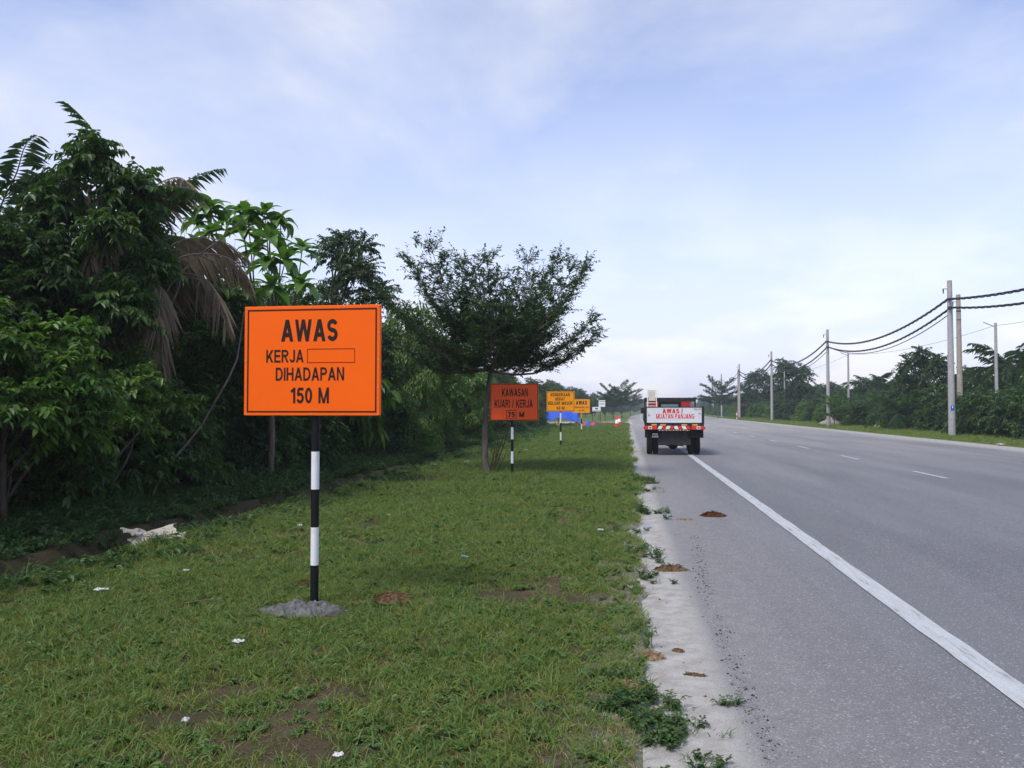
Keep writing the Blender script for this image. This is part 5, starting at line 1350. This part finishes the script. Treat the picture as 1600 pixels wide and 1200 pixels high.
for k, (px, py, w_, d_, h_, mt, lab) in enumerate([
    (376, 1014, .11, .07, .05, 'paper', 'crumpled white paper on the grass below the cement patch'),
    (470, 830, .10, .07, .04, 'paper', 'white scrap on the grass just left of the banded post, near the ditch'),
    (937, 835, .11, .10, .06, 'paper', 'white carton scrap on the grass near the road edge'),
    (726, 877, .13, .08, .05, 'paper_blue', 'blue plastic wrapper on the grass right of the banded post'),
    (163, 929, .16, .08, .05, 'paper_grey', 'pale bluish plastic bag on the grass below the ditch at left'),
    (294, 904, .08, .05, .04, 'paper', 'small white scrap on the grass left of the big sign post'),
    (640, 740, .55, .28, .14, 'paper_grey', 'pale grey slab of rubbish at the ditch behind the big sign'),
    (678, 732, .25, .2, .10, 'paper', 'white scrap at the foot of the thicket left of the slender tree'),
    (730, 726, .28, .22, .14, 'paper', 'white lump on the grass just left of the slender tree'),
    (608, 812, .10, .08, .04, 'paper_grey', 'pale scrap on the grass midway between the two orange signs'),
    (733, 782, .12, .08, .02, 'husk', 'dark scrap on the grass below the slender tree'),
    (1012, 824, .09, .12, .03, 'paper_blue', 'bluish flattened packet on the sandy road edge'),
    (818, 691, .5, .3, .10, 'paper', 'white rubbish on the grass left of the amber sign post'),
    (822, 707, .3, .25, .12, 'paper', 'white scrap on the grass between the red-orange sign and the amber sign'),
    (864, 707, .28, .25, .12, 'paper', 'white scrap on the grass left of the foot of the amber sign'),
    (914, 686.5, .9, .5, .10, 'sack', 'pale flat sheet on the grass in front of the small AWAS sign'),
    (961, 679.5, .6, .4, .10, 'paper_grey', 'pale scrap on the grass in front of the traffic cones'),
    (296, 1138, .05, .07, .03, 'paper_grey', 'tiny grey scrap on the grass at lower left'),
    (532, 1198, .06, .06, .03, 'paper', 'white scrap at the bottom edge of the picture'),
    (1562, 696, .5, .3, .10, 'paper', 'white scrap on the far verge')]):
    litter(lab, px, py, w_ * .8, d_ * .8, h_ * .5, mt, 300 + k, rr(k).uniform(-.5, .5))
# dry stick
x, y = gp(322, 948); g = Geo(); g.tube(curve((-.16, -.03, .03), (.16, .05, .045), (0, 0, .015), 6), np.linspace(.007, .003, 6), 5)
tag(put('dry_stick', g.mesh('dry_stick', M['bark_pale']), loc=(x, y, float(gz(x, y)))), 'thin pale dry stick on the bare earth left of the big sign', 'stick')

# crumbs of soil dropped along the road edge
r = rr(400); n = 9000
ty = np.concatenate([r.uniform(2.6, 11, n), r.uniform(2.6, 30, 500)]); 
tx = np.interp(ty, [2.6, 3.9, 4.6, 5.6, 7.2, 9, 11, 14, 18, 30], [.88, .74, .69, .70, .72, .78, .92, 1.2, 1.5, 2.0]) + r.normal(0, .030, len(ty)) * np.where(ty < 4.2, 2.4, 1) + .03 * np.sign(np.sin(ty * 40))
kp = (np.arange(len(ty)) < n) & (vnoise(ty, 0, 3.0) + .5 * vnoise(ty, 5, 11) > -.35) | (r.uniform(0, 1, len(ty)) < .35)
tx, ty = tx[kp], ty[kp]
# plus a thin sprinkle over sand and road
sx_ = r.uniform(.15, 2.1, 420); sy_ = r.uniform(2.8, 16, 420)
tx = np.concatenate([tx, sx_]); ty = np.concatenate([ty, sy_]); sz = np.concatenate([r.gamma(1.3, .0022, len(tx) - 420), r.gamma(1.4, .0022, 420)]).clip(.0015, .014)
octa = np.array([(1, 0, 0), (0, 1, 0), (-1, 0, 0), (0, -1, 0), (0, 0, .8)], float)
V = octa[None] * sz[:, None, None] * r.uniform(.6, 1.4, (len(tx), 5, 3)) + np.stack([tx, ty, np.zeros_like(tx)], -1)[:, None]
b_ = np.arange(len(tx))[:, None] * 5
g = Geo(); g.add(V.reshape(-1, 3), None, np.concatenate([b_ + np.array([[k, (k + 1) % 4, 4]]) for k in range(4)]))
tag(put('soil_crumbs', g.mesh('soil_crumbs', M['soil']), kind='stuff'), 'trail of dark soil crumbs along the left edge of the asphalt', 'soil')

# ---------------- tuft of tall grass at the road edge
x, y = gp(1008, 1010); g = Geo(); r = rr(77); n = 26
tf = thing('grass_clump', 'upright blue-green grass clump at the sandy road edge behind a tan fibre clump', 'grass', (x, y, max(float(gz(x, y)), 0)), 0)
for k in range(n):
    a = r.uniform(-.3, 3.4); L_ = r.uniform(.10, .26); e = np.array([math.cos(a) * L_ * .6, abs(math.sin(a)) * L_ * .4, L_ * .8])
    s_ = np.array([-math.sin(a), math.cos(a), 0]) * .003; p0 = np.array([r.normal(0, .02), r.normal(0, .02), 0]); m0 = p0 + e * np.array([.4, .4, .62])
    gg = Geo(); gg.add([p0 - s_, p0 + s_, m0 + s_ * .8, m0 - s_ * .8, p0 + e], [(0, 1, 2, 3)], [(3, 2, 4)]); put('blade', gg.mesh('blade', M['weed']), tf)

# ---------------- utility poles
def util_pole(label, x, y, h_, r0=.17, mt='pole', bracket=True, blue=False, rz=0.0, group=None):
    o = thing('utility_pole', label, 'pole', (x, y, float(gz(x, y))), rz, group)
    g = Geo(); g.tube([(0, 0, -.3), (0, 0, h_ * .5), (0, 0, h_)], [r0 * 1.08, r0 * .9, r0 * .72], 30); put('shaft', g.mesh('shaft', M[mt], smooth=False), o)
    if bracket:
        g = Geo(); g.box((-.22, 0, h_ - .50), (.40, .06, .05)); g.tube([(-.4, 0, h_ - .5), (-.16, 0, h_ - .2)], .02, 5); put('bracket', g.mesh('bracket', M['metal']), o)
        g = Geo(); g.tube([(-.36, 0, h_ - .53), (-.36, 0, h_ - .60), (-.36, 0, h_ - .66), (-.36, 0, h_ - .78)], [.03, .05, .03, .04], 8); put('insulator', g.mesh('insulator', M['frame_black']), o)
        for zz in (h_ - 1.15, h_ - 1.75):
            g = Geo(); g.tube([(0, 0, zz - .05), (0, 0, zz + .05)], r0 * .80, 14); put('clamp', g.mesh('clamp', M['frame_black']), o)
    if blue:
        g = Geo(); g.box((-.02, -r0 * 1.02, 1.75), (.20, .012, .30), bev=.004); pl_ = put('number_plate', g.mesh('number_plate', M['blue_plate']), o)
        g = Geo(); g.box((-.02, -r0 * 1.02 - .008, 1.80), (.05, .003, .12)); put('plate_mark', g.mesh('plate_mark', M['plate_white']), pl_)
    return o
PX = 19.35
POLES = [(19.6, 21.0, 9.4), (PX, 51.4, 9.45), (19.2, 80.5, 9.35), (19.6, 113, 9.5), (19.8, 146, 9.6), (20.6, 180, 9.4), (22.6, 216, 9.4), (26, 252, 9.4), (31, 290, 9.4)]
PL = ['round concrete utility pole before the right edge of the picture', 'tall round grey utility pole with a blue plate, nearest at right', 'second utility pole along the right verge beside a young tree', 'third utility pole along the right verge, right one of a pair', 'fourth utility pole along the right verge', 'fifth utility pole, seen above the spreading roadside tree', 'far utility pole beyond the spreading roadside tree', 'far utility pole, second beyond the spreading roadside tree', 'farthest utility pole down the right side of the road']
for k, (x, y, h_) in enumerate(POLES): util_pole(PL[k], x, y, h_, .19 if k < 2 else .17, 'pole', k < 5, k == 1)
x, y = at(1500, 55); util_pole('weathered tan utility pole standing close behind the nearest grey one', x, y, 9.55, .19, 'pole_tan'); BK = (x, y)
x, y = at(1206, 112); util_pole('weathered tan pole close left of the third utility pole', x, y, 8.6, .15, 'pole_tan', False)
x, y = at(1153.5, 146); util_pole('weathered tan pole close left of the fourth utility pole', x, y, 8.9, .14, 'pole_tan', False)
THIN = [at(1557.5, 52), at(1326, 80), at(1226, 120), at(1171, 165)]
for (x, y), lab in zip(THIN, ['thin pale pole with a slanting arm in the shrubs at the right edge', 'thin pale pole rising from the shrubs right of the second utility pole', 'thin pale pole rising from the shrubs right of the third utility pole', 'thin pale pole beside the fourth utility pole']):
    o = util_pole(lab, x, y, 7.3, .115, 'pole', False)
    g = Geo(); g.tube([(-.75, 0, 7.35), (.05, 0, 7.0)], .03, 5); put('arm', g.mesh('arm', M['metal']), o)
# twisted cables with their sag
def cable(label, a, b, sag, r0=.045, strands=3, amp=.03, pitch=.8):
    a = np.array(a, float); b = np.array(b, float); n = 90 if strands > 1 else 30; t = np.linspace(0, 1, n)[:, None]
    P = a * (1 - t) + b * t; P[:, 2] -= sag * 4 * (t * (1 - t))[:, 0]
    d = unit(b - a); sd_ = unit(np.cross(d, [0, 0, 1.0])); up = np.array([0, 0, 1.0]); s = t * np.linalg.norm(b - a) / pitch * 2 * np.pi / 3
    o = thing('overhead_cable', label, 'cable', tuple(a), 0)
    for k in range(strands):
        ph = k * 2 * np.pi / max(1, strands)
        Q = P + (sd_ * np.cos(s + ph) + up * np.sin(s + ph)) * amp * (strands > 1) - a
        g = Geo(); g.tube(Q, r0, 5); put('strand', g.mesh('strand', M['cable'], smooth=True), o)
nmn = ['nearest span', 'second span', 'third span', 'fourth span', 'fifth span', 'sixth span', 'seventh span', 'last span']
for k in range(len(POLES) - 1):
    (x0, y0, h0), (x1, y1, h1) = POLES[k], POLES[k + 1]
    ord_ = ['running off the right edge of the picture', 'between the first and second poles', 'between the second and third poles', 'between the third and fourth poles', 'between the fourth and fifth poles', 'between the fifth pole and the next', 'on the far poles before the last', 'reaching the farthest pole'][k]
    sg = [.9, 1.15, 1.3, 1.3, 1.3, 1.2, 1.2, 1.2][k]
    cable('upper twisted black cable ' + ord_, (x0 - .1, y0, h0 - 1.12), (x1 - .1, y1, h1 - 1.12), sg, .036 if k < 3 else .04, 3 if k < 4 else 1, .05)
    cable('lower twisted black cable ' + ord_, (x0 - .1, y0, h0 - 1.75), (x1 - .1, y1, h1 - 1.62), sg + .15, .033 if k < 3 else .04, 3 if k < 4 else 1, .045)
    if 0 < k < 4: cable('lowest thin black cable ' + ord_, (x0 + .12, y0, h0 - 1.9), (x1 + .12, y1, h1 - 1.70), sg + .25, .03, 1)
for k in range(3):
    (x0, y0), (x1, y1) = THIN[k], THIN[k + 1]
    cable(['thin wire between the two nearest thin pales poles'.replace('pales', 'pale'), 'thin wire between the second and third thin pale poles', 'thin wire between the third and fourth thin pale poles'][k], (x0, y0, 7.15), (x1, y1, 7.15), .5, .012, 1)
cable('thin wire from the rightmost thin pole out of the picture', (*THIN[0], 7.15), (*at(1750, 38), 7.3), .3, .012, 1)
# red and white marker at the far verge
x, y = at(1151, 128); mk = thing('marker_post', 'short red and white marker post on the far verge below the fourth pole', 'post', (x, y, float(gz(x, y))), 0)
for k in range(4):
    g = Geo(); g.tube([(0, 0, k * .34 - .02), (0, 0, k * .34 + .32)], .09, 10); put('post_band', g.mesh('post_band', M['cone_red'] if k % 2 else M['white']), mk)

# gravel and straw where the grass meets the sand
r = rr(410); n = 3800
py_ = 2.6 + 17 * r.power(.55, n); px_ = edge_x(py_) + r.normal(.02, .14, n) - .05
sz = r.gamma(2.0, .0032, n).clip(.002, .018)
zz_ = np.maximum(gz(px_, py_), -.003)
V = octa[None] * sz[:, None, None] * r.uniform(.6, 1.4, (n, 5, 3)) + np.stack([px_, py_, zz_], -1)[:, None]
b_ = np.arange(n)[:, None] * 5
for nm, mt, sel, lab in (('edge_gravel', 'rock', slice(0, 2400), 'pale gravel bits where the grass meets the sandy road edge'), ('edge_debris', 'husk', slice(2400, n), 'brown crumbs of soil and straw where the grass meets the sandy road edge')):
    vv = V[sel]; bb = np.arange(len(vv))[:, None] * 5
    g = Geo(); g.add(vv.reshape(-1, 3), None, np.concatenate([bb + np.array([[k, (k + 1) % 4, 4]]) for k in range(4)]))
    tag(put(nm, g.mesh(nm, M[mt]), kind='stuff'), lab, 'gravel' if mt == 'rock' else 'debris')

# ---------------- humid air
m = bpy.data.materials.new('haze'); m.use_nodes = True; t = m.node_tree
for q in list(t.nodes): t.nodes.remove(q)
om = t.nodes.new('ShaderNodeOutputMaterial'); pv = t.nodes.new('ShaderNodeVolumePrincipled')
pv.inputs['Color'].default_value = (.86, .92, 1.0, 1); pv.inputs['Density'].default_value = .0007; pv.inputs['Anisotropy'].default_value = .2
t.links.new(pv.outputs[0], om.inputs['Volume'])
g = Geo(); g.box((0, 3020, 5.4), (8300, 6200, 13.0))
tag(put('haze', g.mesh('haze', m)), 'thin pale haze over the whole place', 'haze', kind='stuff')
